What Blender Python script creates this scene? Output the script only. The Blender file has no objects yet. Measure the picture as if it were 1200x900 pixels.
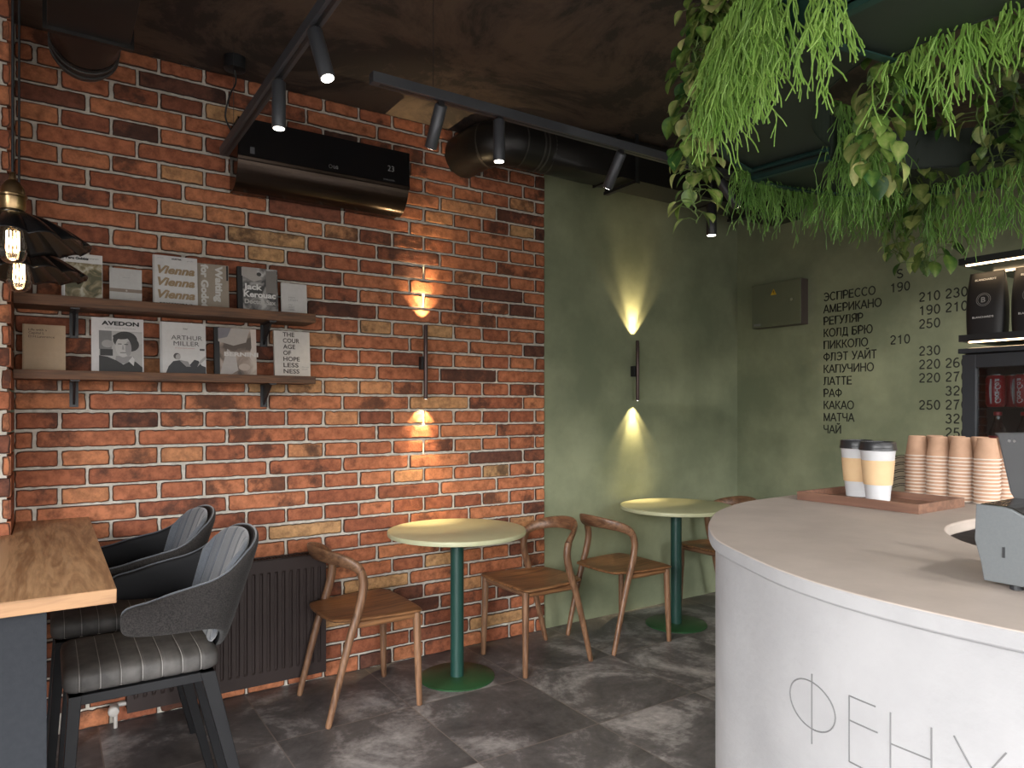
import bpy, math, random, os
from math import sin, cos, pi, radians as R
from mathutils import Vector, noise as mnoise
SC = bpy.context.scene
COL = SC.collection
rnd = random.Random(7)

# ------------------------------------------------------------------ mesh helpers
class MB:
    def __init__(s):
        s.v = []; s.f = []; s.m = []; s.attr = {}
    def av(s, p): s.v.append(tuple(p)); return len(s.v) - 1
    def af(s, idx, m=0): s.f.append(tuple(idx)); s.m.append(m)
    def box(s, x0, x1, y0, y1, z0, z1, m=0):
        b = len(s.v)
        for z in (z0, z1):
            for x, y in ((x0, y0), (x1, y0), (x1, y1), (x0, y1)): s.v.append((x, y, z))
        for q in ((0, 3, 2, 1), (4, 5, 6, 7), (0, 1, 5, 4), (1, 2, 6, 5), (2, 3, 7, 6), (3, 0, 4, 7)):
            s.af([b + i for i in q], m)
    def hexa(s, P, m=0):            # 8 points: bottom ring 0-3, top ring 4-7
        b = len(s.v); s.v += [tuple(p) for p in P]
        for q in ((0, 3, 2, 1), (4, 5, 6, 7), (0, 1, 5, 4), (1, 2, 6, 5), (2, 3, 7, 6), (3, 0, 4, 7)):
            s.af([b + i for i in q], m)
    def loft(s, rings, m=0, cap=True, closed=False):
        n = len(rings[0]); b = len(s.v)
        for r in rings: s.v += [tuple(p) for p in r]
        k = len(rings)
        for i in range(k if closed else k - 1):
            i2 = (i + 1) % k
            for j in range(n):
                j2 = (j + 1) % n
                s.af((b + i * n + j, b + i * n + j2, b + i2 * n + j2, b + i2 * n + j), m)
        if cap and not closed:
            s.af([b + j for j in range(n)][::-1], m)
            s.af([b + (k - 1) * n + j for j in range(n)], m)
    def tube(s, pts, r, n=8, m=0, cap=True, ry=None, up=None, closed=False):
        P = [Vector(p) for p in pts]; k = len(P)
        rr = r if isinstance(r, (list, tuple)) else [r] * k
        r2 = ry if isinstance(ry, (list, tuple)) else ([ry] * k if ry else rr)
        rings = []; prev = None
        for i in range(k):
            if closed: t = P[(i + 1) % k] - P[i - 1]
            else: t = P[min(i + 1, k - 1)] - P[max(i - 1, 0)]
            if t.length < 1e-9: t = Vector((0, 0, 1))
            t.normalize()
            if up is not None: a = Vector(up)
            elif prev is None: a = Vector((0, 0, 1)) if abs(t.z) < .9 else Vector((1, 0, 0))
            else: a = prev
            a = a - t * a.dot(t)
            if a.length < 1e-6: a = Vector((1, 0, 0)) - t * t.x
            a.normalize(); prev = a; b = t.cross(a)
            rings.append([P[i] + a * (r2[i] * sin(2 * pi * j / n)) + b * (rr[i] * cos(2 * pi * j / n)) for j in range(n)])
        s.loft(rings, m, cap, closed)
    def lathe(s, prof, n=32, c=(0, 0), m=0, cap=True):
        s.loft([[(c[0] + r * cos(2 * pi * j / n), c[1] + r * sin(2 * pi * j / n), z) for j in range(n)] for r, z in prof], m, cap)
    def prism(s, poly, z0, z1, m=0, axis='z'):
        f = {'z': lambda a, b, c: (a, b, c), 'y': lambda a, b, c: (a, c, b), 'x': lambda a, b, c: (c, a, b)}[axis]
        b = len(s.v); n = len(poly)
        s.v += [f(p[0], p[1], z0) for p in poly] + [f(p[0], p[1], z1) for p in poly]
        s.af([b + i for i in range(n)][::-1], m); s.af([b + n + i for i in range(n)], m)
        for i in range(n):
            j = (i + 1) % n; s.af((b + i, b + j, b + n + j, b + n + i), m)
    def build(s, name, mats, parent=None, smooth=0, bevel=0, seg=2, loc=None, recalc=True):
        me = bpy.data.meshes.new(name); me.from_pydata(s.v, [], s.f)
        if not isinstance(mats, (list, tuple)): mats = [mats]
        for x in mats: me.materials.append(x)
        if len(mats) > 1: me.polygons.foreach_set('material_index', s.m)
        for k, (typ, vals) in s.attr.items():
            a = me.attributes.new(k, typ, 'POINT')
            if typ == 'FLOAT': a.data.foreach_set('value', vals)
            else: a.data.foreach_set('color', [c for v in vals for c in v])
        me.update()
        if recalc:
            import bmesh
            bm = bmesh.new(); bm.from_mesh(me); bmesh.ops.recalc_face_normals(bm, faces=bm.faces); bm.to_mesh(me); bm.free()
        if smooth:
            me.polygons.foreach_set('use_smooth', [True] * len(me.polygons))
            me.set_sharp_from_angle(angle=R(smooth))
        o = bpy.data.objects.new(name, me); COL.objects.link(o)
        if parent is not None: o.parent = parent
        if loc is not None: o.location = loc
        if bevel:
            b = o.modifiers.new('bevel', 'BEVEL'); b.width = bevel; b.segments = seg; b.limit_method = 'ANGLE'; b.angle_limit = R(40)
        return o

def tag(o, label=None, cat=None, group=None, kind=None):
    if label: o['label'] = label
    if cat: o['category'] = cat
    if group: o['group'] = group
    if kind: o['kind'] = kind
    return o
def empty(name, loc=(0, 0, 0), rz=0, label=None, cat=None, group=None):
    o = bpy.data.objects.new(name, None); COL.objects.link(o); o.location = loc; o.rotation_euler = (0, 0, rz)
    o.empty_display_size = .05
    return tag(o, label, cat, group)
def copy_tree(o, parent=None, loc=None, rz=None, label=None, group=None):
    c = o.copy(); COL.objects.link(c)
    if parent is not None: c.parent = parent
    if loc is not None: c.location = loc
    if rz is not None: c.rotation_euler = (0, 0, rz)
    if label: c['label'] = label
    if group: c['group'] = group
    for ch in list(o.children): copy_tree(ch, c)
    return c
def cat_rom(P, n=8, closed=False):
    P = [Vector(p) for p in P]; k = len(P); out = []
    for i in range(k if closed else k - 1):
        if closed: a, b, c, d = P[i - 1], P[i], P[(i + 1) % k], P[(i + 2) % k]
        else: a, b, c, d = P[max(i - 1, 0)], P[i], P[i + 1], P[min(i + 2, k - 1)]
        for j in range(n):
            t = j / n
            out.append(.5 * ((2 * b) + (c - a) * t + (2 * a - 5 * b + 4 * c - d) * t * t + (3 * b - a - 3 * c + d) * t ** 3))
    if not closed: out.append(P[-1])
    return out
def lerp(a, b, t): return a + (b - a) * t

# ------------------------------------------------------------------ materials
def newmat(name):
    m = bpy.data.materials.new(name); m.use_nodes = True
    nt = m.node_tree; return m, nt, nt.nodes, nt.links, nt.nodes['Principled BSDF']
def rgb(c): return (c[0], c[1], c[2], 1)
def mat(name, col, rough=.5, metal=0, col2=None, ns=6, detail=4, bump=0, bs=60, spec=.5, stretch=(1, 1, 1), contrast=(.35, .65), rough2=None, coat=0, sheen=0):
    m, nt, N, L, P = newmat(name)
    P.inputs['Base Color'].default_value = rgb(col); P.inputs['Roughness'].default_value = rough
    P.inputs['Metallic'].default_value = metal; P.inputs['Specular IOR Level'].default_value = spec
    P.inputs['Coat Weight'].default_value = coat; P.inputs['Sheen Weight'].default_value = sheen
    tc = N.new('ShaderNodeTexCoord'); mp = N.new('ShaderNodeMapping'); mp.inputs['Scale'].default_value = stretch
    L.new(tc.outputs['Object'], mp.inputs['Vector'])
    if col2 is None: col2 = tuple(c * .85 for c in col)
    n = N.new('ShaderNodeTexNoise'); n.inputs['Scale'].default_value = ns; n.inputs['Detail'].default_value = detail; n.inputs['Roughness'].default_value = .6
    L.new(mp.outputs['Vector'], n.inputs['Vector'])
    cr = N.new('ShaderNodeValToRGB'); cr.color_ramp.elements[0].position = contrast[0]; cr.color_ramp.elements[1].position = contrast[1]
    cr.color_ramp.elements[0].color = rgb(col2); cr.color_ramp.elements[1].color = rgb(col)
    L.new(n.outputs['Fac'], cr.inputs['Fac']); L.new(cr.outputs['Color'], P.inputs['Base Color'])
    if rough2 is not None:
        mr = N.new('ShaderNodeMapRange'); mr.inputs['From Min'].default_value = .35; mr.inputs['From Max'].default_value = .65
        mr.inputs['To Min'].default_value = rough2; mr.inputs['To Max'].default_value = rough
        L.new(n.outputs['Fac'], mr.inputs['Value']); L.new(mr.outputs['Result'], P.inputs['Roughness'])
    if bump:
        n2 = N.new('ShaderNodeTexNoise'); n2.inputs['Scale'].default_value = bs; n2.inputs['Detail'].default_value = 3
        L.new(mp.outputs['Vector'], n2.inputs['Vector'])
        b = N.new('ShaderNodeBump'); b.inputs['Strength'].default_value = bump; b.inputs['Distance'].default_value = .003
        L.new(n2.outputs['Fac'], b.inputs['Height']); L.new(b.outputs['Normal'], P.inputs['Normal'])
    return m
def emit(name, col, strength):
    m, nt, N, L, P = newmat(name)
    P.inputs['Base Color'].default_value = rgb(col); P.inputs['Emission Color'].default_value = rgb(col); P.inputs['Emission Strength'].default_value = strength
    return m
def wood(name, c1, c2, axis='x', rough=.45, scale=1.0, bump=.15):
    m, nt, N, L, P = newmat(name)
    tc = N.new('ShaderNodeTexCoord'); mp = N.new('ShaderNodeMapping')
    st = {'x': (1.2, 14, 14), 'y': (14, 1.2, 14), 'z': (14, 14, 1.2)}[axis]
    mp.inputs['Scale'].default_value = tuple(v * scale for v in st)
    L.new(tc.outputs['Object'], mp.inputs['Vector'])
    n = N.new('ShaderNodeTexNoise'); n.inputs['Scale'].default_value = 1.6; n.inputs['Detail'].default_value = 8; n.inputs['Roughness'].default_value = .62; n.inputs['Distortion'].default_value = 1.6
    L.new(mp.outputs['Vector'], n.inputs['Vector'])
    n2 = N.new('ShaderNodeTexNoise'); n2.inputs['Scale'].default_value = 9; n2.inputs['Detail'].default_value = 4
    L.new(mp.outputs['Vector'], n2.inputs['Vector'])
    ad = N.new('ShaderNodeMath'); ad.operation = 'MULTIPLY_ADD'; ad.inputs[1].default_value = .35
    L.new(n2.outputs['Fac'], ad.inputs[0]); L.new(n.outputs['Fac'], ad.inputs[2])
    cr = N.new('ShaderNodeValToRGB'); e = cr.color_ramp.elements
    e[0].position = .54; e[0].color = rgb(c2); e[1].position = .78; e[1].color = rgb(c1)
    L.new(ad.outputs[0], cr.inputs['Fac']); L.new(cr.outputs['Color'], P.inputs['Base Color'])
    P.inputs['Roughness'].default_value = rough
    b = N.new('ShaderNodeBump'); b.inputs['Strength'].default_value = bump; b.inputs['Distance'].default_value = .002
    L.new(ad.outputs[0], b.inputs['Height']); L.new(b.outputs['Normal'], P.inputs['Normal'])
    return m

def brick_mat():
    m, nt, N, L, P = newmat('brick')
    tc = N.new('ShaderNodeTexCoord')
    a = N.new('ShaderNodeAttribute'); a.attribute_name = 'bcol'
    e = N.new('ShaderNodeAttribute'); e.attribute_name = 'edge'
    sx = N.new('ShaderNodeSeparateColor'); L.new(a.outputs['Color'], sx.inputs['Color'])
    ramp = N.new('ShaderNodeValToRGB'); r = ramp.color_ramp
    r.elements[0].position = 0; r.elements[0].color = (.150, .062, .042, 1)
    r.elements[1].position = 1; r.elements[1].color = (.56, .33, .16, 1)
    for p, c in ((.22, (.33, .110, .058)), (.5, (.48, .172, .086)), (.8, (.56, .225, .108))):
        q = r.elements.new(p); q.color = rgb(c)
    L.new(sx.outputs['Red'], ramp.inputs['Fac'])
    n1 = N.new('ShaderNodeTexNoise'); n1.inputs['Scale'].default_value = 22; n1.inputs['Detail'].default_value = 6; n1.inputs['Roughness'].default_value = .7
    n2 = N.new('ShaderNodeTexNoise'); n2.inputs['Scale'].default_value = 7; n2.inputs['Detail'].default_value = 5; n2.inputs['Roughness'].default_value = .65
    n3 = N.new('ShaderNodeTexNoise'); n3.inputs['Scale'].default_value = 120; n3.inputs['Detail'].default_value = 3
    for n in (n1, n2, n3): L.new(tc.outputs['Object'], n.inputs['Vector'])
    # mottling
    mx = N.new('ShaderNodeMix'); mx.data_type = 'RGBA'; mx.blend_type = 'MULTIPLY'
    cr = N.new('ShaderNodeValToRGB'); cr.color_ramp.elements[0].position = .3; cr.color_ramp.elements[1].position = .62
    cr.color_ramp.elements[0].color = (.36, .31, .29, 1); cr.color_ramp.elements[1].color = (1.18, 1.14, 1.08, 1)
    L.new(n1.outputs['Fac'], cr.inputs['Fac']); mx.inputs['Factor'].default_value = .85
    L.new(ramp.outputs['Color'], mx.inputs['A']); L.new(cr.outputs['Color'], mx.inputs['B'])
    # soot patches: noise2 + per-brick amount
    ad = N.new('ShaderNodeMath'); ad.operation = 'MULTIPLY_ADD'; ad.inputs[1].default_value = .55
    L.new(sx.outputs['Green'], ad.inputs[0]); L.new(n2.outputs['Fac'], ad.inputs[2])
    sc = N.new('ShaderNodeMapRange'); sc.inputs['From Min'].default_value = .62; sc.inputs['From Max'].default_value = .74
    L.new(ad.outputs[0], sc.inputs['Value'])
    # dark burnt arrises
    e1 = N.new('ShaderNodeMath'); e1.operation = 'MULTIPLY_ADD'; e1.inputs[1].default_value = -.9; L.new(n1.outputs['Fac'], e1.inputs[0]); e1.inputs[2].default_value = .62
    e2 = N.new('ShaderNodeMath'); e2.operation = 'ADD'; L.new(e1.outputs[0], e2.inputs[0]); L.new(e.outputs['Fac'], e2.inputs[1])
    es = N.new('ShaderNodeMapRange'); es.inputs['From Min'].default_value = .30; es.inputs['From Max'].default_value = .60; es.inputs['To Min'].default_value = 1; es.inputs['To Max'].default_value = 0
    L.new(e2.outputs[0], es.inputs['Value'])
    mxx = N.new('ShaderNodeMath'); mxx.operation = 'MAXIMUM'; L.new(es.outputs[0], mxx.inputs[0])
    s8 = N.new('ShaderNodeMath'); s8.operation = 'MULTIPLY'; s8.inputs[1].default_value = .8; L.new(sc.outputs[0], s8.inputs[0]); L.new(s8.outputs[0], mxx.inputs[1])
    m9 = N.new('ShaderNodeMath'); m9.operation = 'MULTIPLY'; m9.inputs[1].default_value = .9; L.new(mxx.outputs[0], m9.inputs[0])
    mx2 = N.new('ShaderNodeMix'); mx2.data_type = 'RGBA'; L.new(m9.outputs[0], mx2.inputs['Factor'])
    L.new(mx.outputs['Result'], mx2.inputs['A']); mx2.inputs['B'].default_value = (.030, .018, .015, 1)
    L.new(mx2.outputs['Result'], P.inputs['Base Color'])
    P.inputs['Roughness'].default_value = .72; P.inputs['Specular IOR Level'].default_value = .35
    hs = N.new('ShaderNodeMath'); hs.operation = 'MULTIPLY_ADD'; hs.inputs[1].default_value = .4; L.new(n3.outputs['Fac'], hs.inputs[0]); L.new(n1.outputs['Fac'], hs.inputs[2])
    b = N.new('ShaderNodeBump'); b.inputs['Strength'].default_value = .55; b.inputs['Distance'].default_value = .006
    L.new(hs.outputs[0], b.inputs['Height']); L.new(b.outputs['Normal'], P.inputs['Normal'])
    return m

def floor_mat():
    m, nt, N, L, P = newmat('dark_stone_tile')
    tc = N.new('ShaderNodeTexCoord'); mp = N.new('ShaderNodeMapping')
    mp.inputs['Location'].default_value = (-.785, -2.93, 0)
    mp.vector_type = 'POINT'; L.new(tc.outputs['Object'], mp.inputs['Vector'])
    br = N.new('ShaderNodeTexBrick'); br.offset = 0; br.inputs['Scale'].default_value = 1; br.inputs['Brick Width'].default_value = .603; br.inputs['Row Height'].default_value = .6
    br.inputs['Mortar Size'].default_value = .0028; br.inputs['Mortar Smooth'].default_value = .1; br.inputs['Bias'].default_value = 0
    br.inputs['Color1'].default_value = (.8, .8, .8, 1); br.inputs['Color2'].default_value = (1.15, 1.15, 1.15, 1)
    L.new(mp.outputs['Vector'], br.inputs['Vector'])
    n1 = N.new('ShaderNodeTexNoise'); n1.inputs['Scale'].default_value = 2.6; n1.inputs['Detail'].default_value = 9; n1.inputs['Roughness'].default_value = .66; n1.inputs['Distortion'].default_value = .5
    n2 = N.new('ShaderNodeTexNoise'); n2.inputs['Scale'].default_value = 30; n2.inputs['Detail'].default_value = 5; n2.inputs['Roughness'].default_value = .7
    # shift the cloud pattern per tile so that it breaks at the joints
    sn = N.new('ShaderNodeVectorMath'); sn.operation = 'SNAP'; sn.inputs[1].default_value = (.603, .6, 10); L.new(mp.outputs['Vector'], sn.inputs[0])
    sm = N.new('ShaderNodeVectorMath'); sm.operation = 'MULTIPLY_ADD'; sm.inputs[1].default_value = (3.1, 4.7, 0); L.new(sn.outputs[0], sm.inputs[0]); L.new(tc.outputs['Object'], sm.inputs[2])
    L.new(sm.outputs[0], n1.inputs['Vector']); L.new(sm.outputs[0], n2.inputs['Vector'])
    cr = N.new('ShaderNodeValToRGB'); e = cr.color_ramp.elements
    e[0].position = .33; e[0].color = (.052, .049, .050, 1); e[1].position = .72; e[1].color = (.46, .435, .43, 1)
    q = e.new(.52); q.color = (.120, .111, .112, 1)
    ad = N.new('ShaderNodeMath'); ad.operation = 'MULTIPLY_ADD'; ad.inputs[1].default_value = .22; L.new(n2.outputs['Fac'], ad.inputs[0])
    sb = N.new('ShaderNodeMath'); sb.operation = 'SUBTRACT'; sb.inputs[1].default_value = .11; L.new(n1.outputs['Fac'], sb.inputs[0]); L.new(sb.outputs[0], ad.inputs[2])
    L.new(ad.outputs[0], cr.inputs['Fac'])
    ml = N.new('ShaderNodeMix'); ml.data_type = 'RGBA'; ml.blend_type = 'MULTIPLY'; ml.inputs['Factor'].default_value = 1
    L.new(cr.outputs['Color'], ml.inputs['A']); L.new(br.outputs['Color'], ml.inputs['B'])
    m2 = N.new('ShaderNodeMix'); m2.data_type = 'RGBA'; L.new(br.outputs['Fac'], m2.inputs['Factor']); L.new(ml.outputs['Result'], m2.inputs['A']); m2.inputs['B'].default_value = (.17, .145, .13, 1)
    L.new(m2.outputs['Result'], P.inputs['Base Color'])
    mr = N.new('ShaderNodeMapRange'); mr.inputs['From Min'].default_value = .3; mr.inputs['From Max'].default_value = .7; mr.inputs['To Min'].default_value = .5; mr.inputs['To Max'].default_value = .36
    L.new(n1.outputs['Fac'], mr.inputs['Value']); L.new(mr.outputs[0], P.inputs['Roughness'])
    b = N.new('ShaderNodeBump'); b.inputs['Strength'].default_value = .12; b.inputs['Distance'].default_value = .002
    L.new(ad.outputs[0], b.inputs['Height']); L.new(b.outputs['Normal'], P.inputs['Normal'])
    return m

def ceil_mat():
    m, nt, N, L, P = newmat('dark_painted_concrete')
    tc = N.new('ShaderNodeTexCoord')
    n1 = N.new('ShaderNodeTexNoise'); n1.inputs['Scale'].default_value = 1.5; n1.inputs['Detail'].default_value = 10; n1.inputs['Roughness'].default_value = .72; n1.inputs['Distortion'].default_value = .6
    L.new(tc.outputs['Object'], n1.inputs['Vector'])
    cr = N.new('ShaderNodeValToRGB'); e = cr.color_ramp.elements
    e[0].position = .46; e[0].color = (.036, .028, .024, 1); e[1].position = .56; e[1].color = (.115, .080, .058, 1)
    q = e.new(.495); q.color = (.075, .054, .042, 1)
    L.new(n1.outputs['Fac'], cr.inputs['Fac']); L.new(cr.outputs['Color'], P.inputs['Base Color'])
    P.inputs['Roughness'].default_value = .7
    b = N.new('ShaderNodeBump'); b.inputs['Strength'].default_value = .5; b.inputs['Distance'].default_value = .01
    L.new(n1.outputs['Fac'], b.inputs['Height']); L.new(b.outputs['Normal'], P.inputs['Normal'])
    return m

def leaf_mat(name, dark, mid, light):
    m, nt, N, L, P = newmat(name)
    a = N.new('ShaderNodeAttribute'); a.attribute_name = 'lc'
    sx = N.new('ShaderNodeSeparateColor'); L.new(a.outputs['Color'], sx.inputs['Color'])
    tc = N.new('ShaderNodeTexCoord'); n = N.new('ShaderNodeTexNoise'); n.inputs['Scale'].default_value = 60; n.inputs['Detail'].default_value = 3; L.new(tc.outputs['Object'], n.inputs['Vector'])
    ad = N.new('ShaderNodeMath'); ad.operation = 'MULTIPLY_ADD'; ad.inputs[1].default_value = .5; L.new(n.outputs['Fac'], ad.inputs[0]); L.new(sx.outputs['Green'], ad.inputs[2])
    cr = N.new('ShaderNodeValToRGB'); e = cr.color_ramp.elements
    e[0].position = .25; e[0].color = rgb(dark); e[1].position = 1.0; e[1].color = rgb(light); q = e.new(.6); q.color = rgb(mid)
    L.new(ad.outputs[0], cr.inputs['Fac'])
    ml = N.new('ShaderNodeMix'); ml.data_type = 'RGBA'; ml.blend_type = 'MULTIPLY'; ml.inputs['Factor'].default_value = .6
    L.new(cr.outputs['Color'], ml.inputs['A']); cb = N.new('ShaderNodeCombineColor')
    for k in ('Red', 'Green', 'Blue'): L.new(sx.outputs['Red'], cb.inputs[k])
    L.new(cb.outputs[0], ml.inputs['B']); L.new(ml.outputs['Result'], P.inputs['Base Color'])
    P.inputs['Roughness'].default_value = .38; P.inputs['Subsurface Weight'].default_value = 0
    return m

def glass_mat(name, tint=(1, 1, 1), refl=.08, rough=.02):
    m = bpy.data.materials.new(name); m.use_nodes = True; nt = m.node_tree; N = nt.nodes; L = nt.links
    N.remove(N['Principled BSDF']); out = N['Material Output']
    t = N.new('ShaderNodeBsdfTransparent'); t.inputs['Color'].default_value = rgb(tint)
    g = N.new('ShaderNodeBsdfGlossy'); g.inputs['Roughness'].default_value = rough
    lw = N.new('ShaderNodeLayerWeight'); lw.inputs['Blend'].default_value = .25
    mr = N.new('ShaderNodeMapRange'); mr.inputs['To Min'].default_value = refl; mr.inputs['To Max'].default_value = .9
    L.new(lw.outputs['Facing'], mr.inputs['Value'])
    mx = N.new('ShaderNodeMixShader'); L.new(mr.outputs[0], mx.inputs['Fac']); L.new(t.outputs[0], mx.inputs[1]); L.new(g.outputs[0], mx.inputs[2])
    L.new(mx.outputs[0], out.inputs['Surface'])
    return m

MBRICK = brick_mat()
MMORTAR = mat('mortar', (.70, .66, .58), .9, col2=(.50, .46, .40), ns=30, bump=.6, bs=90)
MFLOOR = floor_mat(); MCEIL = ceil_mat()
MGREEN = mat('green_plaster', (.330, .355, .228), .62, col2=(.220, .250, .160), ns=2.6, detail=9, bump=.12, bs=24, contrast=(.36, .64), rough2=.5)
MWHITE_W = mat('white_paint', (.62, .61, .59), .8)
MCHAIR = wood('walnut_leg', (.280, .150, .082), (.115, .056, .030), 'z', .42)
MCHAIRX = wood('walnut_seat', (.300, .145, .062), (.120, .052, .024), 'x', .36)
MCHAIRY = wood('walnut_rail', (.270, .142, .075), (.115, .055, .030), 'y', .40)
MSHELF = wood('dark_oak_shelf', (.165, .072, .030), (.062, .028, .013), 'x', .6)
MOAK = wood('oak_worktop', (.60, .36, .185), (.32, .165, .075), 'y', .45, .8)
MTRAY = wood('tray_wood', (.215, .110, .070), (.130, .064, .042), 'y', .5)
MTOP = mat('pale_green_laminate', (.56, .57, .37), .42, col2=(.53, .54, .34), ns=20)
MPOLE = mat('dark_green_metal', (.018, .066, .052), .42, col2=(.014, .056, .045), ns=3)
MBASE = mat('green_metal_base', (.022, .078, .028), .38, col2=(.018, .065, .024), ns=4)
MBLACK = mat('black_metal', (.018, .019, .021), .42, col2=(.014, .015, .017))
MDUCT = mat('black_duct', (.020, .018, .017), .36, metal=.35, col2=(.014, .013, .012), ns=3)
MSPOT = mat('grey_spot', (.085, .090, .100), .42, metal=.3, col2=(.075, .080, .090))
MRING = mat('duct_seam', (.075, .07, .065), .4, metal=.4)
MACB = mat('ac_gloss_black', (.006, .006, .007), .10, col2=(.005, .005, .006), spec=.5)
MACF = mat('ac_flap_bronze', (.040, .026, .018), .22, metal=.7, col2=(.034, .022, .015))
MLENS = emit('spot_lens', (1, .93, .8), 14)
MLED = emit('led_strip', (1, .72, .42), 9)
MFIL = emit('filament', (1, .72, .38), 22)
MBRASS = mat('brass', (.55, .38, .20), .28, metal=1, col2=(.35, .24, .13), ns=20)
MSHADE = mat('black_enamel', (.010, .010, .011), .22, col2=(.008, .008, .009))
MBULB = glass_mat('bulb_glass', (1, .95, .88), .05)
MGLASS = glass_mat('fridge_glass', (.75, .78, .8), .06)
MTWEED = mat('grey_tweed', (.034, .030, .028), .9, col2=(.009, .008, .008), ns=260, detail=2, bump=.6, bs=300, stretch=(1, 1, 1), contrast=(.3, .7), sheen=.08, spec=.2)
MLEATH = mat('black_leather', (.008, .008, .009), .65, col2=(.006, .006, .007), bump=.1, bs=120, spec=.15)
MCHB = mat('chair_black_metal', (.010, .010, .011), .5, col2=(.008, .008, .009), spec=.2)
MPLEAT = mat('charcoal_fabric', (.080, .090, .106), .85, col2=(.058, .065, .078), ns=200, bump=.2, bs=260, sheen=.4)
MSEAT = mat('taupe_leather', (.075, .069, .064), .72, col2=(.036, .033, .031), ns=14, bump=.15, bs=90)
MTHREAD = mat('thread', (.26, .245, .23), .8)
MRAD = mat('brown_radiator', (.040, .028, .026), .55, col2=(.036, .025, .023), spec=.3)
MPANEL = mat('blue_grey_panel', (.016, .018, .022), .7, col2=(.013, .015, .019), spec=.25, ns=60, bump=.1, bs=150)
MCTOP = mat('microcement_top', (.44, .375, .330), .55, col2=(.36, .305, .268), ns=5, detail=8, bump=.1, bs=60)
MCFACE = mat('light_microcement', (.285, .280, .282), .8, col2=(.235, .231, .234), ns=4.5, detail=9, bump=.35, bs=70)
MDARKIN = wood('dark_inner_worktop', (.10, .07, .05), (.06, .04, .03), 'y', .5)
MTEAL = mat('dark_teal_metal', (.020, .062, .055), .45, col2=(.016, .052, .046))
MPLU = mat('planter_underside', (.030, .042, .033), .55, col2=(.025, .036, .028), ns=4)
MSOIL = mat('soil', (.03, .02, .014), .95, bump=.8, bs=80)
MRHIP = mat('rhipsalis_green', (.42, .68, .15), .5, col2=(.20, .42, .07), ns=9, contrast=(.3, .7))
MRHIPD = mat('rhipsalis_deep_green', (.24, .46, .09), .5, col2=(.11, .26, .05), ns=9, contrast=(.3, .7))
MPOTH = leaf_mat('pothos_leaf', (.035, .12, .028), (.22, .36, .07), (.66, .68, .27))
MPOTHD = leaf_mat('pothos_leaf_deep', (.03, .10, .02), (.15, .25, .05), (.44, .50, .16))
MVINE = mat('vine_stem', (.14, .22, .06), .6)
MCUPK = mat('kraft_paper', (.47, .285, .185), .8, col2=(.41, .245, .155), ns=40)
MCUPR = mat('cup_rim_white', (.72, .62, .54), .7)
MCUPW = mat('white_cup_paper', (.58, .58, .59), .55)
MSLEEVE = mat('kraft_sleeve', (.66, .46, .26), .8, col2=(.60, .40, .22), ns=12)
MLID = mat('black_lid', (.022, .022, .024), .38)
MPOS = mat('silver_plastic', (.135, .145, .15), .4, metal=.3, col2=(.125, .135, .14), ns=300)
MPOSD = mat('dark_grey_plastic', (.055, .056, .058), .4, col2=(.05, .05, .052))
MPOSG = mat('dark_glossy_plastic', (.022, .02, .018), .18)
MFRIDGE = mat('anthracite_fridge', (.030, .034, .040), .42)
MFRIN = mat('fridge_interior', (.035, .026, .024), .5)
MRED = mat('cola_red', (.50, .012, .018), .3)
MWHT = mat('print_white', (.75, .74, .72), .5)
MSILV = mat('can_metal', (.6, .6, .6), .25, metal=1)
MCOLAB = mat('bottle_cola', (.03, .010, .006), .12)
MBAG = mat('black_coffee_bag', (.014, .013, .014), .5, col2=(.011, .010, .011), bump=.2, bs=14)
MTEXT = mat('menu_black', (.018, .020, .016), .6)
MPRINTG = mat('print_grey', (.25, .25, .25), .6)
MWARN = mat('warning_yellow', (.75, .48, .03), .5)
MBOX = mat('panel_green_paint', (.17, .185, .12), .5, col2=(.155, .17, .11))
MBOXS = mat('panel_side_brown', (.085, .065, .058), .5)
MVALVE = mat('white_valve', (.62, .58, .54), .4)

# ------------------------------------------------------------------ fonts / lettering
FONT = None
def text_mesh(s, size, offset=0, font=True, extrude=0, align='LEFT', spacing=1.0, shear=0, line=1.0):
    c = bpy.data.curves.new('t', 'FONT'); c.body = s; c.size = size; c.offset = offset; c.extrude = extrude
    c.align_x = align; c.space_character = spacing; c.shear = shear; c.space_line = line; c.resolution_u = 3
    if font and FONT: c.font = FONT
    o = bpy.data.objects.new('t', c); COL.objects.link(o)
    dg = bpy.context.evaluated_depsgraph_get(); dg.update()
    me = bpy.data.meshes.new_from_object(o.evaluated_get(dg))
    vs = [v.co.copy() for v in me.vertices]; fs = [tuple(p.vertices) for p in me.polygons]
    bpy.data.objects.remove(o); bpy.data.curves.remove(c); bpy.data.meshes.remove(me)
    return vs, fs
def add_text(mb, s, size, fn, m=0, width=None, height=None, **k):
    """lay text (x right, y up from the baseline) through fn(x, y, z) -> point"""
    vs, fs = text_mesh(s, size, **k)
    if not vs: return
    x0 = min(v.x for v in vs); x1 = max(v.x for v in vs); y1 = max(v.y for v in vs); y0 = min(v.y for v in vs)
    kx = width / (x1 - x0) if width else 1
    ky = height / y1 if height else (kx if width else 1)
    off = x0 if k.get('align', 'LEFT') == 'LEFT' else 0
    b = len(mb.v)
    for v in vs: mb.v.append(tuple(fn((v.x - off) * kx, v.y * ky, v.z)))
    for f in fs: mb.af([b + i for i in f], m)


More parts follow.
